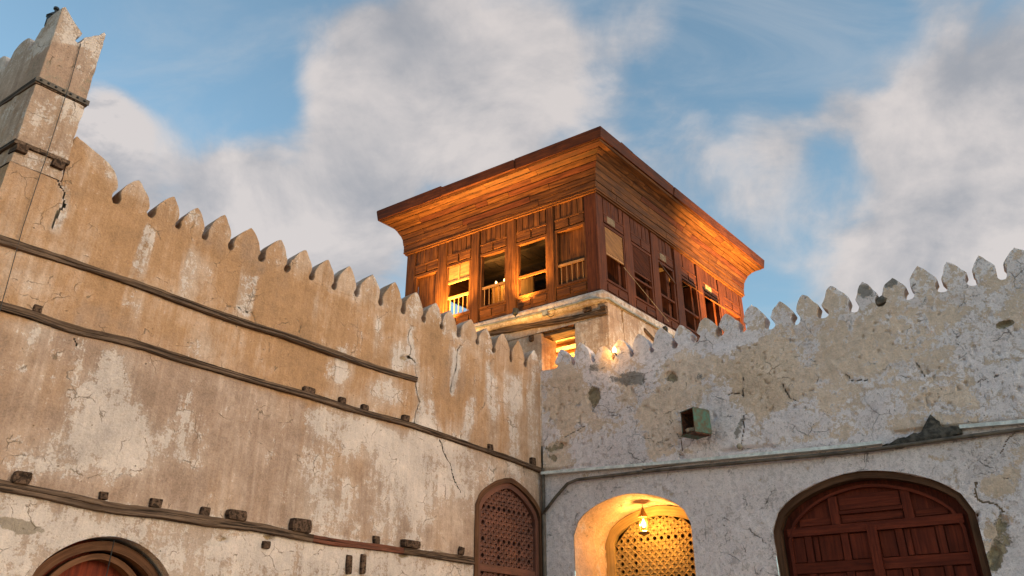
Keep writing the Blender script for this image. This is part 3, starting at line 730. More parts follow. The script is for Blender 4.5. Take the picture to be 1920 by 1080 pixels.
# pointed lattice window at the inner corner
arch_band(frL, [(a, c) for a, c in OP_WIN], .05, -.30, .018, 'window_surround', 'door_frame_brown', WL, .02, .004)
win = arch_band(frL, [(.035 + .05 + (a - .035) * (1 - .1 / 1.425), c - .05) for a, c in OP_WIN], .075, -.12, -.02, 'arched_window', 'lattice_red', WL)
inner = [(.155 + (a - .035) * (1 - .24 / 1.425), c - .11) for a, c in OP_WIN]
def ringL(i, j, ni, nj):
    a, c = i - 2, j - 6
    if j % 2: return False
    w_ = 18
    if c in (0, 28) and 0 <= a <= w_: return True
    if a in (0, w_) and 0 <= c <= 28 and c % 4 == 0: return True
    if c in (8, 16) and 4 <= a <= 12: return True
    return a in (4, 12) and 8 <= c <= 16
lattice(frL, inner, -.07, .03, .0545, ringL, 'lattice_red', win)
b = MB(); b.box(frL, .10, 1.40, -.11, -.035, 2.86, 2.955); b.build('rail', 'lattice_red', win)
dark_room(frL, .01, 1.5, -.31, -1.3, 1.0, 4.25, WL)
# arched doorway whose top shows at the foot of the wall
reveal(frL, OP_ARCH, 0, -.42, 'door_reveal', 'plaster_ochre', WL, field_L)
dr = arch_band(frL, OP_ARCH, .11, -.30, -.12, 'arched_door', 'door_frame_brown', WL, -.03)
arch_band(frL, [(5.52 + .14 + (a - 5.52) * (1 - .28 / 1.3), c - .13) for a, c in OP_ARCH], .05, -.33, -.2, 'frame', 'door_frame_brown', dr)
fan(frL, OP_ARCH, -.34, 'panel', 'door_red', dr)
WL_lant = frL(6.17, -.02, 2.34)

# ================================================================== RAISED CORNER at the end of the left wall
TW = root('corner_tower', frL(7.66, -.4, 5.93), 'tall ochre corner tower with timber bands and a notched top', 'tower')
frT = frame(K + dB * 7.43, dB, -tA)       # x 0..0.46 across the end face, y outwards; runs back along the side street
def field_T(P):
    f = field_L(P); z = P[..., 2]; px, py = proj(P); s = (P - K) @ dB
    n = fbm(s * 6, z * 6, 13)
    f[..., 0] = np.where(z > 6.85, np.where(z > 7.42 + (n - .5) * .25, .62, .03), .40); f[..., 1] = np.where((z > 6.85) & (z < 7.45), .15, .5); f[..., 2] = np.where((z > 6.9) & (z < 7.36 + (n - .5) * .2), .36, 0); f[..., 3] = 0
    return f
def grid_box(fr, x0, x1, y0, y1, z0, z1, ftop=None, step=.05, jit=.008):
    # box whose faces are small quads with uneven edges; top follows ftop(x,y)
    b = MB(); nx = max(2, int((x1 - x0) / step)); nz = max(2, int((z1 - z0) / step)); ny = max(2, int((y1 - y0) / (step * 1.5)))
    def pt(a, c, d):
        x = x0 + (x1 - x0) * a; y = y0 + (y1 - y0) * c; zt = z1 if ftop is None else ftop(a, c); z = z0 + (zt - z0) * d
        e = (abs(a - .5) > .49) + (abs(c - .5) > .49)
        k = jit * (vnoise(z * 17 + x * 9, y * 17, 3) - .5) * 2 - (jit * .9 if e == 2 else 0)
        return fr(x + k * (1 if a > .5 else -1), y + k * (1 if c > .5 else -1), z)
    def sheet_(f, na, nb):
        P = [f(i / na, j / nb) for i in range(na + 1) for j in range(nb + 1)]
        b.add(P, [(i * (nb + 1) + j, (i + 1) * (nb + 1) + j, (i + 1) * (nb + 1) + j + 1, i * (nb + 1) + j + 1) for i in range(na) for j in range(nb)])
    sheet_(lambda a, d: pt(a, 1, d), nx, nz); sheet_(lambda a, d: pt(a, 0, d), nx, nz); sheet_(lambda a, d: pt(0, a, d), ny, nz); sheet_(lambda a, d: pt(1, a, d), ny, nz); sheet_(lambda a, d: pt(a, d, 1), nx, ny)
    return b
TL = 5.2
b = grid_box(frT, .0, .455, -TL, .004, 5.934, 6.12); b.build('tower_base', 'plaster_ochre', TW, attrs=field_T(np.array(b.v)))
b = grid_box(frT, -.005, .475, -TL, .02, 6.165, 6.845); b.build('middle_block', 'plaster_ochre', TW, attrs=field_T(np.array(b.v)))
def rough_prism(pts, fr, y0, y1, ny, jit=.008, step=.03):
    # prism with small facets round its outline and uneven edges
    q = []
    for (a, c), (d_, e) in zip(pts, pts[1:] + pts[:1]):
        k = max(1, int(math.hypot(d_ - a, e - c) / step)); q += [(a + (d_ - a) * i_ / k, c + (e - c) * i_ / k) for i_ in range(k)]
    b = MB(); n = len(q); cx0 = sum(p[0] for p in q) / n; cz0 = sum(p[1] for p in q) / n; P = []
    lays = [(y0, .975)] + [(y0 + (y1 - y0) * (.02 + .96 * i_ / ny), 1) for i_ in range(ny + 1)] + [(y1, .975)]
    for y, k in lays:
        for x, z in q:
            e = jit * (fbm(x * 16 + y * 3, z * 16 + y * 7, 5, 3) - .5) * 2
            P.append(fr(cx0 + (x - cx0) * k + e, y + e * .3, cz0 + (z - cz0) * k + e))
    F = [(l * n + i_, l * n + (i_ + 1) % n, (l + 1) * n + (i_ + 1) % n, (l + 1) * n + i_) for l in range(len(lays) - 1) for i_ in range(n)]
    F += [tuple(reversed(range(n))), tuple((len(lays) - 1) * n + i_ for i_ in range(n))]
    b.add(P, F); return b
b = rough_prism([(.0, 6.925), (.458, 6.925), (.46, 7.88), (.435, 7.91), (.36, 7.83), (.27, 7.745), (.215, 7.70), (.225, 7.66), (.255, 7.63), (.265, 7.58), (.235, 7.555), (.205, 7.60), (.185, 7.675), (.13, 7.72), (.06, 7.80), (.025, 7.87), (.0, 7.84)], frT, -.30, .0, 6)
b.build('upper_block', 'plaster_ochre', TW, attrs=field_T(np.array(b.v)))
bat = [(.305, 6.93), (.305, 7.80), (.36, 7.74), (.40, 7.62), (.44, 7.56), (.50, 7.55)]
for k in range(9):
    o_ = .50 + k * .50; bat += [(o_ + .06, 7.62), (o_ + .07, 7.70), (o_ + .12, 7.79), (o_ + .19, 7.83), (o_ + .28, 7.82), (o_ + .36, 7.76), (o_ + .39, 7.66), (o_ + .42, 7.57), (o_ + .48, 7.55)]
bat += [(TL, 7.55), (TL, 6.93)]
frTs = frame(frT(0, 0, 0), tA, dB)     # x back along the side, y across the wall
b = rough_prism(bat, frTs, .0, .455, 4, .006, .06); b.build('side_battlement', 'plaster_ochre', TW, attrs=field_T(np.array(b.v)))
b = MB(); b.box(frT, -.012, .49, -TL, .035, 6.121, 6.163, .003); b.build('timber_band', 'grey_timber', TW)
for q in range(2):
    b = MB(); b.box(frT, .36 - q * .33, .46 - q * .33, -.10, .05, 6.045, 6.118, .006); b.build('bracket', 'stub_timber', TW)
b = MB(); b.box(frT, -.012, .485, -TL, .03, 6.848, 6.922, .003); b.build('timber_band', 'grey_timber', TW)
b = MB(); b.box(frT, -.02, .495, .031, .05, 6.86, 6.915, .002); mt_ = b.build('metal_strap', 'pipe_brown', TW)
for q in range(7):
    b = MB(); c = frT(.03 + q * .07, .052, 6.888); b.lathe(c, [(.013, -.005), (.013, .006), (.005, .012)], 8, -tA); b.build('bolt', 'black_metal', mt_)
# side wall of the street front below the tower
b = grid_box(frame(K + dB * 7.43, dB, -tA), .05, .452, -9.2, -.03, 0, 5.925, None, .25, .01); b.build('side_return', 'plaster_ochre', WL, attrs=field_L(np.array(b.v)))
# black lamp standing on the tower top
ft = frame(K + dB * 7.66, dB, -tA); base_ = hit(90, 62, nB, K - nB * .62); base_[2] -= .0
LT = root('roof_lamp', base_, 'small black lamp finial standing on the corner tower', 'lamp')
b = MB(); b.lathe(base_, [(.05, 0), (.055, .05), (.03, .07), (.06, .09), (.062, .21), (.075, .22), (.03, .29)], 10); b.build('lamp_body', 'black_metal', LT)
b = MB(); b.lathe(base_ + np.array([0, 0, .29]), [(.012, 0), (.012, .05), (.03, .06), (.03, .085), (.008, .10)], 8); b.build('finial', 'black_metal', LT)
b = MB()
b.tube([frL(*[onL(150, 84)[0], .02, onL(150, 84)[1]]), frL(onL(127, 165)[0], .03, onL(127, 165)[1]), frL(onL(119, 183)[0], .06, onL(119, 183)[1]), frL(onL(80, 305)[0], .06, onL(80, 305)[1]), frL(onL(75, 320)[0], .05, onL(75, 320)[1]), frL(onL(40, 430)[0], .03, onL(40, 430)[1]), frL(onL(10, 530)[0], .07, onL(10, 530)[1]), frL(onL(-20, 640)[0], .06, onL(-20, 640)[1])], .0038, 5)
tag(b.build('cable', 'cable_black'), 'thin dark cable hanging down the corner tower', 'cable')

# ================================================================== RIGHT WALL
WR = root('courtyard_wall', frR(4.0, 0, 0), 'white peeling wall with pointed battlement, lantern niche and wide red door', 'wall')
ZR = 5.875
wall_face('plaster_face', frR, 0.004, 8.6, .017, zlist(ZR), [OP_NICHE, OP_DOOR], field_R, 'plaster_white', WR, CRACKS_R, onR, .030)
NR = [(1040, 688), (1075, 685), (1112, 680), (1150, 675), (1185, 669), (1222, 662), (1265, 654), (1305, 642), (1350, 631), (1393, 623), (1445, 618), (1494, 609), (1544, 597), (1604, 586), (1652, 575), (1706, 562), (1770, 548), (1826, 536), (1880, 525)]
PR = [(1052, 656), (1087, 644), (1131, 648), (1161, 637), (1198, 628), (1238, 617), (1277, 611), (1321, 597), (1361, 590), (1408, 574), (1460, 567), (1504, 554), (1558, 538), (1619, 531), (1670, 523), (1721, 502), (1777, 493), (1834, 481), (1904, 465)]
nr_ = [onR(*p) for p in NR]; pr_ = [onR(*p) for p in PR]
nr_[0] = (.27, 6.03)
for k in range(5): nr_.append((6.93 + .38 * k, 5.89)); 
for k in range(4): pr_.append((7.13 + .38 * k, 6.28))
foot_strip(frR, [(0.004, 6.04)] + nr_, ZR, field_R, 'plaster_white', WR)
for i, pk in enumerate(pr_):
    a, c = nr_[i], nr_[i + 1]
    o = merlon(frR, a[0], a[1] + .002, c[0], c[1] + .002, pk[0], pk[1] + .02, field_R, 'plaster_white', WR, seed=100 + i, rough=1.3, cut=.86 if i == 2 else 1)
    if i in (13, 14): o['label'] = 'blackened merlon with a stone wedged beside it'
b = MB(); b.box(frR, .32, 8.6, -.30, -.14, 4.9, ZR - .01); b.build('parapet_back', 'terrace_plaster', WR)
# stone wedged between two merlons
sp_, zp_ = onR(1652, 562); b = MB(); b.lathe(frR(sp_, -.09, zp_ - .06), [(.03, 0), (.10, .025), (.115, .07), (.09, .12), (.03, .145)], 9, (0, 0, 1))
b.v = [tuple(np.array(v) + .075 * (np.array([vnoise(v[0] * 9, v[2] * 9, 3), vnoise(v[1] * 9, v[2] * 9, 4), vnoise(v[0] * 9, v[1] * 9, 5)]) - .5)) for v in b.v]
b.build('stone', 'dark_stone', WR)
b = rough_prism([(sp_ - .13, zp_ - .10), (sp_ + .13, zp_ - .10), (sp_ + .12, zp_ + .02), (sp_ + .06, zp_ + .06), (sp_ - .02, zp_ + .05), (sp_ - .10, zp_ + .09)], frR, -.20, -.06, 4, .02)
b.build('mortar_fill', 'plaster_white', WR, attrs=np.tile(np.array([.3, .5, .62, .3]), (len(b.v), 1)))
sp_, zp_ = onR(1387, 838); b = MB(); b.lathe(frR(sp_, .01, zp_ - .035), [(.012, 0), (.035, .02), (.04, .05), (.02, .075)], 8); b.build('stone', 'stone', WR)
# deep lantern niche with pierced screen
reveal(frR, OP_NICHE, 0, -1.02, 'niche_reveal', 'plaster_white', WR, lambda P: np.tile(np.array([.34, .6, .12, .1]), (len(P), 1)), .03, 22)
nw = arch_band(frR, OP_NICHE, .15, -1.06, -.98, 'arched_window', 'lattice_pale', WR, -.01)
nin = [(.52 + .15 + (a - .52) * (1 - .30 / 1.78), c - .14) for a, c in OP_NICHE]
def ringR(i, j, ni, nj):
    if j % 2: return False
    a, c = i - 2, j - 6
    if c in (0, 10, 22) and 0 <= a <= 24: return True
    if a in (0, 24) and c >= 0 and c % 2 == 0: return True
    if a in (4, 20) and 2 <= c <= 10: return True
    return False
lattice(frR, nin, -1.02, .03, .055, ringR, 'lattice_pale', nw)
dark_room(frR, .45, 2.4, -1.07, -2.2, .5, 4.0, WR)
# wide double door
surr = arch_band(frR, OP_DOOR, .08, -.26, -.035, 'door_surround', 'door_frame_brown', WR, .015, .006)
door = fan(frR, OP_DOOR, -.20, 'arched_door', 'door_red', WR)
dx0, dx1 = 3.50, 5.48
arch_band(frR, [(3.36 + .14 + (a - 3.36) * (1 - .28 / 2.26), c - .135) for a, c in OP_DOOR], .035, -.198, -.13, 'frame', 'door_red', door)
def dbox(name, x0, x1, z0, z1, y=-.165, j=.002):
    b = MB(); b.box(frR, x0, x1, -.196, y, z0, z1, j); return b.build(name, 'door_red', door)
zt_ = 3.16
dbox('rail', dx0, dx1, zt_, zt_ + .10, -.13)
for s_, zt2 in ((4.05, 3.60), (4.88, 3.60)): dbox('stile', s_, s_ + .10, zt_ + .103, zt2, -.145)
dbox('rail', 4.155, 4.875, 3.38, 3.42, -.15); dbox('panel', 4.17, 4.86, zt_ + .12, 3.365, -.18); dbox('panel', 4.17, 4.86, 3.435, 3.60, -.18)
dbox('panel', 3.66, 4.035, zt_ + .12, 3.37, -.18); dbox('panel', 5.0, 5.34, zt_ + .12, 3.36, -.18)
dbox('astragal', 4.44, 4.545, 0.02, zt_ + .055, -.095)
for z0_, z1_ in ((2.72, 2.84), (1.9, 2.0), (.9, 1.05), (.02, .18)):
    dbox('rail', dx0, 4.437, z0_, z1_, -.15); dbox('rail', 4.548, dx1, z0_, z1_, -.15)
for za, zb in ((2.845, zt_ - .005), (2.005, 2.715), (1.055, 1.895)):
    for lx, hx in ((dx0, 4.437), (4.548, dx1)):
        wv = hx - lx; cuts = [0, .20, .30, .38, .66, .76, 1.0]
        for k in range(6):
            a_, b_ = lx + wv * cuts[k], lx + wv * cuts[k + 1]
            if k in (1, 4): dbox('stile', a_ + .006, b_ - .006, za, zb, -.155)
            else: dbox('panel', a_ + .008, b_ - .008, za + .012, zb - .012, -.176 + .006 * (k % 2))
reveal(frR, OP_DOOR, 0, -.25, 'door_reveal', 'plaster_white', WR, field_R)
# pipes along the wall
def pipe(name, path, y, r, m, label, cat='pipe', parent=None):
    q = [onR(*p) for p in path]; b = MB(); b.tube([frR(s_, y, z_) for s_, z_ in q], r, 8)
    o = b.build(name, m, parent, smooth=True)
    return tag(o, label, cat) if parent is None else o
def trunking(pts, h, y0, y1, label):
    b = MB(); g = random.uniform(0, 40); P = []; 
    for (s_, z_) in pts: P += [frR(s_, y0, z_ - h / 2), frR(s_, y1, z_ - h / 2), frR(s_, y1, z_ + h / 2), frR(s_, y0, z_ + h / 2)]
    n = len(pts); b.add(P, [(i * 4 + k, i * 4 + (k + 1) % 4, i * 4 + 4 + (k + 1) % 4, i * 4 + 4 + k) for i in range(n - 1) for k in range(4)] + [(0, 1, 2, 3), tuple(4 * n - 4 + k for k in (3, 2, 1, 0))])
    return tag(b.build('conduit', 'pipe_white'), label, 'conduit')
trunking([onR(*p) for p in [(1019, 889), (1100, 882), (1200, 874), (1350, 861), (1500, 847), (1600, 838), (1655, 831)]], .042, -.04, .085, 'long white conduit running from the wall corner to the mud lump')
trunking([onR(1800, 803), onR(1920, 793), (8.2, 4.10)], .042, -.04, .085, 'short white conduit continuing past the mud lump above the red door')
q = [onR(*p) for p in [(1021, 966), (1045, 934), (1068, 908), (1085, 901), (1200, 887), (1350, 873), (1500, 859), (1640, 845), (1780, 825), (1920, 807)]]
b = MB(); b.tube([frR(s_, .06, z_) for s_, z_ in q] + [frR(8.2, .06, q[-1][1] + .02)], .024, 8); tag(b.build('pipe', 'pipe_brown', smooth=True), 'brown pipe below the white conduit, bending down to the corner', 'pipe')
b = MB(); zc = onR(1019, 880)[1]; cc = (nA + nB) * .045
b.tube([K + cc + np.array([0, 0, z_]) for z_ in (0.02, 1.5, 2.6, zc)], .028, 8); tag(b.build('drain_pipe', 'pipe_brown', smooth=True), 'brown upright pipe standing in the corner between both walls', 'pipe')
# mud wasp-nest like lump over the conduit
mp_ = [onR(*p) for p in [(1655, 838), (1690, 824), (1728, 812), (1738, 792), (1746, 778), (1756, 790), (1772, 803), (1802, 803), (1806, 815), (1770, 822), (1720, 832), (1680, 842)]]
b = rough_prism(mp_, frR, -.05, .06, 5, .03, .03)
tag(b.build('mud_lump', 'mud', smooth=True), 'dark lump of dried mud stuck over the gap in the white conduit', 'mud')

# rusty old floodlight on the wall
s_, z_ = onR(1316, 802)
FL = root('floodlight', frR(s_, .0, z_ - .2), 'rusty broken floodlight box with green patina on white wall', 'floodlight')
ang = rad(27); ca, sa = math.cos(ang), math.sin(ang)
fx = frame(frR(s_ - .01, .26, z_), ca * dA + sa * nA, ca * nA - sa * dA)     # x across the front, y out of the front
def shell(x0, x1, y0, y1, z0, z1, t_, off):
    b = MB()
    b.box(fx, x1 - t_ + off, x1 + off, y0, y1, z0, z1, .003); b.box(fx, x0 - off, x0 + t_ - off, y0, y1 * .7, z0, z1, .003)
    b.box(fx, x0 + t_ - off + .001, x1 - t_ + off - .001, y0, y1 * .85, z1 - t_ + off, z1 + off, .002); b.box(fx, x0 + t_ - off + .001, x1 - t_ + off - .001, y0, y1, z0 - off, z0 + t_ - off, .002)
    b.box(fx, x0 + t_ - off + .001, x1 - t_ + off - .001, y0 - off, y0 + t_ - off, z0 + t_ - off + .001, z1 - t_ + off - .001, .002); return b
shell(-.135, .145, -.15, .145, -.165, .165, .008, .009).build('housing', 'patina_green', FL)
shell(-.135, .145, -.15, .14, -.16, .16, .008, 0).build('lining', 'rust', FL)
b = MB(); b.lathe(fx(.0, .04, -.151), [(.03, 0), (.085, .02), (.10, .06), (.08, .065), (.05, .03)], 14); b.build('reflector', 'stone', FL)
b = MB(); b.box(fx, .06, .162, -.13, .15, -.19, -.176, .003); b.build('bottom_rim', 'rust', FL)
b = MB(); b.lathe(fx(.05, .0, .1755), [(.05, 0), (.055, .012), (.05, .024)], 12); b.build('cap', 'rust', FL)
b = MB(); b.tube([fx(0, -.16, 0), frR(s_ - .01, -.04, z_)], .03, 8); b.build('wall_arm', 'rust', FL)

# lantern hanging in the niche
def lantern(pos, hook, label, power, energy_r=.03):
    pos = np.array(pos, float)   # top of the lantern body
    o = root('hanging_lantern', pos - np.array([0, 0, .34]), label, 'lantern')
    b = MB(); b.lathe(pos, [(.012, .05), (.02, .035), (.03, .0), (.075, -.075), (.08, -.09)], 8); b.build('lantern_cap', 'brass', o)
    b = MB(); b.lathe(pos, [(.035, -.34), (.085, -.325), (.085, -.30), (.065, -.285)], 8); b.build('lantern_base', 'brass', o)
    for k in range(4):
        th = math.pi / 4 + k * math.pi / 2; d = np.array([math.cos(th), math.sin(th), 0])
        b = MB(); b.tube([pos + d * .072 + np.array([0, 0, -.09]), pos + d * .066 + np.array([0, 0, -.285])], .006, 5); b.build('corner_bar', 'brass', o)
    b = MB(); b.lathe(pos, [(.02, -.235), (.032, -.20), (.034, -.17), (.018, -.135), (.01, -.11)], 10); b.build('bulb', 'bulb', o, smooth=True)
    b = MB(); b.tube([pos + np.array([0, 0, .05]), np.array(hook)], .005, 5); b.build('chain', 'black_metal', o)
    for k in range(3):
        th = k * 2.0944; lamp('lantern_light', 'POINT', pos + np.array([.05 * math.cos(th), .05 * math.sin(th), -.19]), power / 3, o, r=.02)
    return o
rL = ray(1205, 958); pN = EYE + rL * ((nA @ (K - nA * .58 - EYE)) / (nA @ rL))
lantern(pN, [pN[0], pN[1], 3.86], 'lit glass lantern hanging in the arched niche', 24)
lantern(WL_lant, [WL_lant[0], WL_lant[1], 2.70], 'lit lantern hanging under the arched doorway at the foot of the beamed wall', .8)

# ================================================================== MASONRY BLOCK under the belvedere
BK = root('masonry_tower', K2 + np.array([0, 0, 4.9]), 'plastered masonry tower carrying the wooden belvedere behind the battlement', 'tower')
fb = frame(K2, tA, tB)     # u, v, z
def fB(P):
    px, py = proj(P); n = fbm(P[:, 0] * 2 + P[:, 1], P[:, 2] * 2, 3)
    return np.stack([.42 + .3 * (n - .5), .30 + 0 * n, .12 * (n > .6), 0 * n], -1)
def bblock(name, u0, u1, v0, v1, z0, z1, step=.12, jit=.012, m='plaster_ochre', parent=BK):
    b = grid_box(fb, u0, u1, v0, v1, z0, z1, None, step, jit); return b.build(name, m, parent, attrs=fB(np.array(b.v)))
bblock('pier', -.17, .64, -.03, .55, 4.9, 8.30)
bblock('pier', 1.48, BU, .02, .55, 4.9, 8.30)
bblock('sill_wall', .645, 1.475, .10, .55, 4.9, 7.0)
bblock('lintel_wall', -.165, BU, .0, .5, 8.305, 8.62)
bblock('side_wall', -.165, .3, .56, BV, 4.9, 8.61)
bblock('back_wall', BU - .4, BU, .56, BV, 4.9, 8.61); bblock('back_wall', .31, BU - .41, BV - .4, BV, 4.9, 8.61)
# rounded plaster ledge
b = MB()
led = [(-.02, 8.62), (.10, 8.63), (.125, 8.70), (.12, 8.80), (.08, 8.88), (.02, 8.925), (-.05, 8.94)]
P = []; seq = []
crn = [(BU, 0, 0, 1)] + [(x, 0, 0, 1) for x in np.arange(BU - .2, .15, -.2)] + [(0, 0, math.sin(a), math.cos(a)) for a in np.linspace(0, math.pi / 2, 7)] + [(0, y, 1, 0) for y in np.arange(.2, BV, .2)] + [(0, BV, 1, 0)]
for (u, v, a, c) in crn:
    for o_, z in led:
        w_ = (o_ + .02) + .02 * (fbm(u * 3 + v * 3, z * 3, 5) - .5); P.append(fb(u - a * (w_ + .04), v - c * w_, z + .012 * (fbm(u * 2 + v * 2, z, 8) - .5)))
nL_ = len(led); b.add(P, [(i * nL_ + k, i * nL_ + k + 1, (i + 1) * nL_ + k + 1, (i + 1) * nL_ + k) for i in range(len(crn) - 1) for k in range(nL_ - 1)])
pa = np.array(P); fa = np.stack([np.full(len(pa), .55), np.full(len(pa), .2), .2 * fbm(pa[:, 0] * 3, pa[:, 2] * 3, 2), np.zeros(len(pa))], -1)
b.build('ledge', 'plaster_ochre', BK, smooth=True, attrs=fa)
warped_beam(frF, [(-.14, 8.40), (.9, 8.44), (2.0, 8.53), (3.6, 8.66), (5.2, 8.70)], (.15, .12), .07, 'grey_timber', BK, seed=8)
stub(frF, .30, 8.545, .20, .09, .05, BK, 71); stub(frF, -.08, 8.50, .12, .06, .09, BK, 72)
stub(frF, 1.72, 8.22, .10, .14, .04, BK, 73)
frG2 = frame(K2 - tA * .165, tB, -tA)
wb = warped_beam(frG2, [(1.35, 8.42), (1.62, 8.33), (1.95, 8.24)], (.09, .07), .045, 'grey_timber', BK, 'timber_piece', seed=9)
# lit room behind the opening
b = MB(); q = [(.5, .56, 6.2), (3.0, .56, 6.2), (3.0, 3.0, 6.2), (.5, 3.0, 6.2), (.5, .56, 8.29), (3.0, .56, 8.29), (3.0, 3.0, 8.29), (.5, 3.0, 8.29)]
b.add([fb(*p) for p in q], [(0, 1, 2, 3), (4, 5, 6, 7), (1, 2, 6, 5), (3, 0, 4, 7), (2, 3, 7, 6)]); b.build('lit_room', 'room_plaster', BK)
for k in range(4):
    b = MB(); b.box(fb, .55, 2.9, .75 + k * .45, .83 + k * .45, 8.2, 8.285, .004); b.build('ceiling_joist', 'pale_wood', BK)
b = MB(); b.box(fb, .60, 1.52, .10, .40, 8.23, 8.302, .004); b.build('lintel', 'grey_timber', BK)
rl = fb(1.9, 1.6, 7.6)
RL = root('room_lamp', rl - np.array([0, 0, .1]), 'bare lit bulb inside the masonry tower room', 'lamp')
b = MB(); b.lathe(rl, [(.01, -.06), (.035, -.03), (.035, .02), (.015, .06)], 10); b.build('bulb', 'bulb', RL); lamp('bulb_light', 'POINT', rl + np.array([0, 0, -.12]), 330, RL, r=.04)
b = MB(); b.tube([rl + np.array([0, 0, .06]), fb(1.9, 1.6, 8.285)], .008, 5); b.build('flex', 'black_metal', RL)
# grey conduit under the ledge
def onledge(kind, x, z, y): return frF(x, y, z) if kind == 'F' else frG(x, y + .04, z)
b = MB(); b.tube([frF(5.0, .16, 8.80), frF(3.6, .155, 8.77), frF(2.4, .155, 8.73), frF(1.2, .155, 8.70), frF(.45, .16, 8.70), frF(.18, .175, 8.715), frF(0.02, .17, 8.69), frG(-.02, .20, 8.68), frG(.16, .215, 8.655), frG(.5, .21, 8.645), frG(1.5, .205, 8.645), frG(3.0, .20, 8.65), frG(6.0, .20, 8.66)], .026, 8)
tag(b.build('conduit', 'pipe_grey', smooth=True), 'grey conduit wrapped around the plaster ledge below the belvedere', 'pipe')
b = MB(); b.box(frF, 1.18, 1.30, .13, .20, 8.60, 8.70, .004); jb = b.build('junction_box', 'pipe_grey'); tag(jb, 'small grey junction box hanging under the ledge conduit', 'junction box')
b = MB(); b.tube([frF(1.2, .19, 8.60), frF(1.1, .19, 8.52), frF(1.02, .18, 8.54), frF(.98, .18, 8.66), frF(1.05, .17, 8.74)], .008, 5); b.build('loop_cable', 'cable_black', jb)

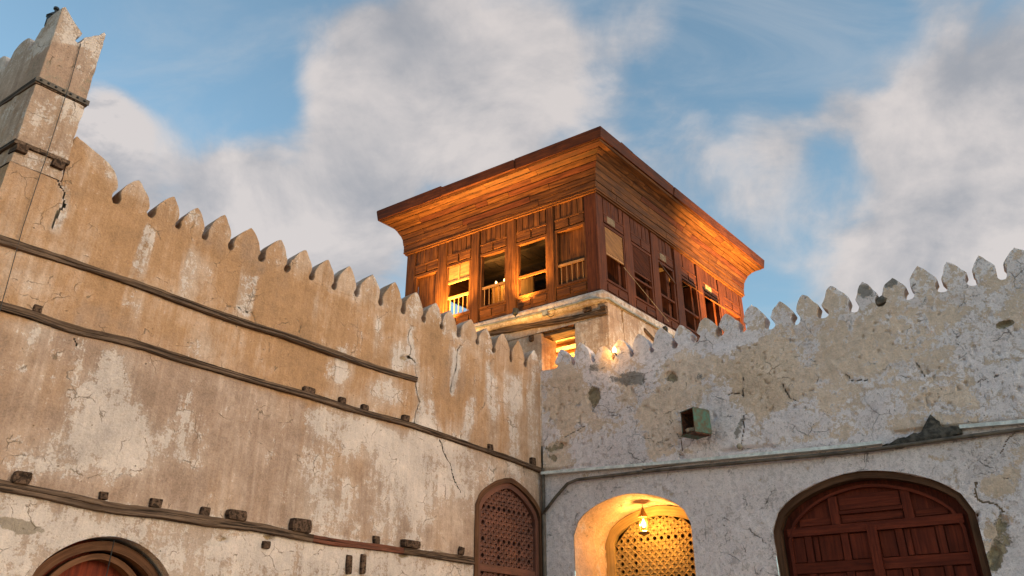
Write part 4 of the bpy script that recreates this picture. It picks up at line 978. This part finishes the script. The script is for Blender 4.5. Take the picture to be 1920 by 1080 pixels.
# ================================================================== BELVEDERE
BV_ = root('belvedere', K2 + np.array([0, 0, 8.95]), 'wooden lattice belvedere with flared cornice and open windows on masonry tower', 'belvedere')
ZB, ZW0, ZW1, ZC = 8.945, 9.32, 10.66, 11.49
def piece(name, fr, x0, x1, y0, y1, z0, z1, m='belvedere_wood', parent=BV_, j=.004, L=None, lean=0.0):
    b = MB(); b.box(fr, x0, x1, y0, y1, z0, z1, j, L, lean); return b.build(name, m, parent)
def bay(fr, x0, x1, style, m='belvedere_wood', vent=False):
    # one window bay between two posts; style says what fills the opening
    W = x1 - x0
    piece('sill_panel', fr, x0, x1, -.07, -.01, ZB, ZW0 - .05, m); 
    for k in range(2): piece('panel', fr, x0 + .05 + k * W / 2, x0 + W / 2 - .03 + k * W / 2, -.009, .014, ZB + .10, ZW0 - .11, m)
    fw = .055
    b = MB(); b.box(fr, x0 + .005, x1 - .005, -.08, .014, ZW0 - .049, ZW0, .002); b.box(fr, x0 + .005, x1 - .005, -.08, .016, ZW1, ZW1 + .06, .002)
    b.box(fr, x0 + .005, x0 + fw, -.08, .010, ZW0 + .001, ZW1 - .001, .002); b.box(fr, x1 - fw, x1 - .005, -.08, .010, ZW0 + .001, ZW1 - .001, .002)
    win = b.build('window', m, BV_)
    # head panels
    piece('head_panel', fr, x0, x1, -.07, -.012, ZW1 + .062, ZC - .03, m)
    zz = ZW1 + .10
    for k in range(2): piece('panel', fr, x0 + .03 + k * W / 2, x0 + W / 2 - .02 + k * W / 2, -.011, .016, zz, zz + .20, m)
    ns = 5
    for k in range(ns): piece('slat', fr, x0 + .03 + k * (W - .06) / ns + .008, x0 + .03 + (k + 1) * (W - .06) / ns - .008, -.011, .008 + random.uniform(0, .016), zz + .25, ZC - .06, m, L=2)
    piece('rail', fr, x0 + .01, x1 - .01, -.011, .022, zz + .205, zz + .245, m)
    a, c = x0 + fw, x1 - fw
    if vent:
        b = MB()
        for q in range(6): b.box(fr, a + W * .12, a + W * .48, .0175, .026, zz + .03 + q * .03, zz + .045 + q * .03, .001)
        b.build('vent_grille', 'rope_pale', BV_)
    if 'rail' in style:
        piece('hand_rail', fr, a, c, -.05, -.01, 9.78, 9.835, 'pale_wood', win)
        for k in range(5):
            x = a + (c - a) * (k + .5) / 5; b = MB(); b.tube([fr(x, -.03, ZW0), fr(x, -.03, 9.78)], .012, 6); b.build('baluster', 'pale_wood', win)
    if 'transom' in style: piece('transom', fr, a, c, -.05, -.005, 9.78, 9.83, m, win)
    if 'blind' in style:
        piece('shutter', fr, a + .003, c - .003, -.045, -.02, 10.20, ZW1 - .004, 'pale_wood', win)
        piece('shutter_bar', fr, a, c, -.019, .0, 10.19, 10.25, 'pale_wood', win); piece('shutter_bar', fr, (a + c) / 2 - .02, (a + c) / 2 + .02, -.019, -.005, 10.25, ZW1 - .02, 'pale_wood', win)
    if 'leaf' in style:    # closed inner boards
        for k in range(2): piece('shutter', fr, a + k * (c - a) / 2 + .002, a + (k + 1) * (c - a) / 2 - .004, -.11, -.085, ZW0 if 'rail' not in style else 9.32, ZW1, m, win)
    if 'lattice' in style:
        lo = 9.96
        b = MB(); H = ZW1 - lo; n = 16
        b.box(fr, a, c, -.03, -.005, lo, lo + .04, .001); b.box(fr, a, c, -.03, -.005, ZW1 - .03, ZW1 - .002, .001)
        for k in range(-n, n):
            x0_ = a + (c - a) * k / n; pts = []
            for t_ in (0, 1): pts.append((x0_ + t_ * (c - a), ZW1 - .03 - t_ * (H - .07) * .75))
            (xa, za), (xb, zb) = pts
            if xa < a: tt = (a - xa) / (xb - xa); za = za + (zb - za) * tt; xa = a
            if xb > c: tt = (c - xa) / (xb - xa); zb = za + (zb - za) * tt; xb = c
        hh = H - .07
        for k in range(int((hh + (c - a) * .5) / .045)):
            zs_ = lo + .04 + k * .045; xa, za, xb, zb = a, zs_, c, zs_ - (c - a) * .5
            top, bot = lo + .04 + hh, lo + .04
            if za > top: tt = (za - top) / (za - zb); xa = a + (c - a) * tt; za = top
            if zb < bot: tt = (za - bot) / (za - zb); xb = xa + (xb - xa) * tt; zb = bot
            if xb - xa > .02: b.hexa([fr(xa, -.028, za), fr(xb, -.028, zb), fr(xb, -.008, zb), fr(xa, -.008, za), fr(xa, -.028, za + .024), fr(xb, -.028, zb + .024), fr(xb, -.008, zb + .024), fr(xa, -.008, za + .024)])
        b.build('lattice_shutter', 'pale_wood' if 'light' in style else m, win)
    if 'tilt' in style:
        b = MB(); b.hexa([fr(a, .015, 10.62), fr(c, .015, 10.30), fr(c, .05, 10.30), fr(a, .05, 10.62), fr(a, .015, 10.655), fr(c, .015, 10.36), fr(c, .05, 10.36), fr(a, .05, 10.655)]); b.build('loose_bar', 'belvedere_wood', win)
        piece('shutter', fr, c - .16, c - .02, -.30, -.10, ZW0, ZW1, m, win)
    if 'flap' in style:
        b = MB(); b.hexa([fr(a, .0, 10.60), fr(c, .0, 10.60), fr(c, .02, 10.62), fr(a, .02, 10.62), fr(a, .16, 10.42), fr(c, .16, 10.42), fr(c, .18, 10.44), fr(a, .18, 10.44)]); b.build('flap', 'belvedere_wood', win)
    if 'open' in style: piece('shutter', fr, c - .12, c - .01, -.36, -.09, ZW0, ZW1, m, win)
    return win
LP = [(-.02, .275), (1.07, 1.26), (2.11, 2.37), (3.15, 3.40), (4.16, 4.42), (5.18, 5.45)]
for k, (a, c) in enumerate(LP):
    piece('post', frF, a, c, -.10, .022, ZB, ZC - .02, 'belvedere_red_wood' if k == 0 else 'belvedere_wood', j=.006)
    if 0 < k < 5: piece('cover_strip', frF, a + .02, a + .05, .023, .034, ZB + .02, ZC - .10, 'belvedere_wood', j=.003)
LS = ['leaf rail', 'transom', 'rail', 'blind rail', 'leaf']
for k in range(5): bay(frF, LP[k][1] + .003, LP[k + 1][0] - .003, LS[k])
RP = [(.103, .25), (1.09, 1.37), (2.25, 2.52), (3.32, 3.63), (4.50, 4.80), (5.72, 6.02), (7.0, 7.21)]
for k, (a, c) in enumerate(RP): piece('post', frG, a, c, -.10, .022, ZB, ZC - .02, 'belvedere_red_wood', j=.006, lean=(.0, .0, .06, .10, .05, .02, 0)[k])
RS = ['lattice light open', 'lattice transom open', 'tilt transom', 'flap transom open', 'open flap', 'leaf']
for k in range(6): bay(frG, RP[k][1] + .003, RP[k + 1][0] - .003, RS[k], 'belvedere_red_wood', vent=k in (0, 2, 4))
for k in range(5):   # far sides, seen through the openings
    a = .30 + k * 1.03; bay(frI, a + .1, a + .96, 'transom') ; piece('post', frI, a - .10, a + .097, -.10, .022, ZB, ZC - .02)
for k in range(6):
    a = .15 + k * 1.15; bay(frH, a + .12, a + 1.05, 'rail' if k % 2 else 'transom'); piece('post', frH, a - .10, a + .117, -.10, .022, ZB, ZC - .02)
# floor and ceiling
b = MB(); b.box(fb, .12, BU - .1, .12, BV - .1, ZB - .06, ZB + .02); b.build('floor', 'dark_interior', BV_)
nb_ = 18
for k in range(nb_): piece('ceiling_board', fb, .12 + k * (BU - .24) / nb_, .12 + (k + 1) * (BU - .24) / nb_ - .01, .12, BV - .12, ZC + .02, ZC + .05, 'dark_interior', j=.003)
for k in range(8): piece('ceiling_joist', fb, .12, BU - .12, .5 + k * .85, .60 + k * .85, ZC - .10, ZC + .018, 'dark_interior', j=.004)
# moulding and flared cornice of single boards
prof = [(.075, 11.50), (.085, 11.66), (.105, 11.82), (.145, 11.96), (.205, 12.09), (.285, 12.20), (.385, 12.29), (.50, 12.355)]
def run_piece(fr, Lx, x0, x1, o0, z0, o1, z1, th, name, m, parent, e0=True, e1=True, j=.003):
    # a board following one face; its ends are mitred where they reach the corners
    a0, a1 = (-o0 if e0 else x0), (-o1 if e0 else x0); c0, c1 = (Lx + o0 if e1 else x1), (Lx + o1 if e1 else x1)
    d = np.array([z1 - z0, -(o1 - o0)]); d = d / np.linalg.norm(d)  # outward normal in (o,z)
    lift = random.uniform(0, .010)
    jj = lambda: random.uniform(-j, j)
    pts = []
    for (xa, xb, o, z) in ((a0, c0, o0, z0), (a1, c1, o1, z1)):
        for (x, k) in ((xa, -th), (xb, -th), (xb, lift), (xa, lift)):
            pts.append(fr(x, o + d[0] * k + jj() * .6, z + d[1] * k + jj()))
    b = MB(); b.hexa([pts[i] for i in (0, 1, 2, 3, 4, 5, 6, 7)], 0); return b.build(name, m, parent)
b = MB()
for fr, Lx in ((frF, BU), (frG, BV), (frH, BV), (frI, BU)):
    for (o0, z0), (o1, z1) in zip(prof[:-1], prof[1:]):
        o0_, o1_ = o0 - .045, o1 - .045
        b.add([fr(-o0_, o0_, z0 + .03), fr(Lx + o0_, o0_, z0 + .03), fr(Lx + o1_, o1_, z1 + .03), fr(-o1_, o1_, z1 + .03)], [(0, 1, 2, 3)], [(0, 0, 0), (5, 0, 0), (5, .2, 0), (0, .2, 0)])
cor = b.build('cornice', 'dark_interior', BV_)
for fi, (fr, Lx, nrow) in enumerate(((frF, BU, 3), (frG, BV, 7), (frH, BV, 3), (frI, BU, 3))):
    for r, ((o0, z0), (o1, z1)) in enumerate(zip(prof[:-1], prof[1:])):
        cuts = sorted(random.uniform(.06, .94) * Lx for _ in range(nrow - 1 + (r % 2)))
        cuts = [c for i, c in enumerate(cuts) if i == 0 or c - cuts[i - 1] > .25]
        xs = [0] + cuts + [Lx]
        for k in range(len(xs) - 1):
            mm = 'belvedere_wood' if random.random() < .88 else 'belvedere_red_wood'
            g = .004
            run_piece(fr, Lx, xs[k] + g, xs[k + 1] - g, o0 + random.uniform(-.004, .012), z0 + .012, o1 + random.uniform(-.004, .008), z1 - .006, .03, 'cornice_board', mm, cor, k == 0, k == len(xs) - 2)
    for (o, z0, z1, hh) in ((.055, 11.395, 11.44, .03), (.085, 11.44, 11.495, .03)):
        run_piece(fr, Lx, 0, Lx, o, z0 + .001, o, z1 - .001, .12, 'moulding', 'belvedere_wood', BV_, j=.002)
    run_piece(fr, Lx, 0, Lx, .51, 12.355, .53, 12.40, .10, 'moulding', 'belvedere_wood', BV_, j=.002)
    cuts = {0: [0, 1.7, 3.9, Lx], 1: [0, 2.6, 5.0, Lx]}.get(fi, [0, Lx / 2, Lx])
    for k in range(len(cuts) - 1):
        up = .03 if (fi == 0 and k == 2) else 0
        run_piece(fr, Lx, cuts[k] + .004, cuts[k + 1] - .004, .565 + .02 * (k % 2), 12.40, .60 + .02 * (k % 2), 12.66 + up - .02 * (k % 2), .05, 'fascia_board', 'belvedere_red_wood', BV_, k == 0, k == len(cuts) - 2, j=.008)
b = MB(); b.box(fb, -.53, BU + .53, -.53, BV + .53, 12.46, 12.58); b.build('roof', 'dark_interior', BV_)
piece('roof_batten', frG, .25, .75, .42, .60, 12.64, 12.70, 'belvedere_red_wood', j=.02)
# cable slung across the right face
b = MB(); p0, p1 = onG(1166, 502), onG(1242, 606)
b.tube([frG(p0[0], .05, p0[1]), frG((p0[0] + p1[0]) / 2, .12, (p0[1] + p1[1]) / 2 - .03), frG(p1[0], .16, p1[1])], .007, 5)
tag(b.build('rope', 'rope_pale'), 'pale rope slung from the lattice window down to the tower ledge', 'rope')

# ------------------------------------------------------------------ lamps that light the belvedere
def spot(pos, aim, label, power, size=110, m='black_metal', sc_=1.0, group=None):
    pos = np.array(pos); aim = np.array(aim); d = (aim - pos) / np.linalg.norm(aim - pos)
    o = root('spotlight', pos - d * .12, label, 'spotlight', group)
    b = MB(); b.lathe(pos - d * .12, [(.03, 0), (.05, .015), (.062, .05), (.066, .12), (.072, .125), (.072, .15), (.060, .152)], 14, d); b.build('housing', m, o)
    b = MB(); b.lathe(pos + d * .02, [(.055, 0), (.056, .004)], 14, d); b.build('lens', 'spot_lens', o)
    b = MB(); b.tube([pos - d * .06, pos - d * .06 + np.array([0, 0, -.10])], .012, 6); b.build('bracket', m, o)
    lamp('spot_light', 'SPOT', pos + d * .06, power, o, aim, rad(size), 1.0, .05)
    return o
spot(frF(1.90, .30, 8.84), frF(1.35, .22, 11.6), 'black spotlight on the ledge under the open belvedere window', 760, 96)
spot(frF(3.95, .36, 8.82), frF(3.7, .28, 11.8), 'black spotlight on the ledge hidden behind the ochre battlement', 1150, 96)
for u_, pw_, lb_ in ((1.55, 260, 'added fill floodlight on a pole aimed up at the open belvedere windows'), (3.7, 520, 'added fill floodlight on a pole aimed up at the belvedere window with the yellow blind')):
    o = spot(frF(u_, 1.5, 7.6), frF(u_ - .1, .35, 12.0), lb_, pw_, 112)  # unseen pole lights added as general fill on the left face
    b = MB(); b.tube([frF(u_, 1.5, 7.4), frF(u_, 1.5, 4.9)], .025, 8); b.build('pole', 'black_metal', o)
spot(frG(5.9, 2.1, 5.6), frG(5.7, .3, 12.0), 'floodlight on the roof terrace below the far end of the cornice', 11000, 46)
spot(frame(K2 - tA * .165, tB, -tA)(1.90, .20, 8.52), frame(K2 - tA * .165, tB, -tA)(2.15, .0, 8.30), 'black spotlight on the tower flank shining down on the plaster', 45, 150)
sm, zm = onR(1140, 664)
o = root('wall_light', frR(sm + .14, .06, zm - .02), 'small lamp glowing against a broken merlon beside the masonry tower', 'lamp')
b = MB(); b.lathe(frR(sm + .14, .06, zm - .02), [(.03, 0), (.035, .03), (.03, .06), (.012, .09)], 10); b.build('bulb', 'bulb', o); lamp('bulb_light', 'POINT', frR(sm + .11, .12, zm + .03), 1.8, o, r=.02)
b = MB(); b.tube([frR(sm + .14, .06, zm - .02), frR(sm + .14, -.12, zm - .08)], .012, 6); b.build('arm', 'black_metal', o)
# floodlight on the terrace behind the battlement, turned at the tower flank
spot(frR(1.9, -.75, 5.35), frG(2.5, .1, 8.4), 'floodlight on the roof terrace turned up at the tower flank', 420, 100)
b = MB(); 
# two-armed wall lamp inside the belvedere
rW = ray(938, 528); pW = EYE + rW * ((nA @ (K2 + tB * 1.6 - EYE)) / (nA @ rW))
WLp = root('bracket_lamp', pW - np.array([0, 0, .1]), 'two-bulb bracket lamp lit inside the belvedere window', 'lamp')
for dx in (-.13, .13):
    c = pW + tA * dx
    b = MB(); b.lathe(c, [(.01, -.04), (.024, -.02), (.027, .01), (.016, .035), (.006, .05)], 10); b.build('bulb', 'bulb', WLp); lamp('bulb_light', 'POINT', c + np.array([0, 0, .12]), 9, WLp, r=.04)
b = MB(); b.tube([pW + tA * -.13 + np.array([0, 0, -.05]), pW + np.array([0, 0, -.10]), pW + tA * .13 + np.array([0, 0, -.05])], .012, 6); b.tube([pW + np.array([0, 0, -.10]), pW + np.array([0, 0, -.95])], .014, 6); b.build('bracket', 'brass', WLp)
pc = pW + tB * .35; pc[2] = 0
piece('partition', frame(pc, tA, -tB), -.75, .55, -.06, 0.0, ZB + .03, 10.9, 'pale_wood')
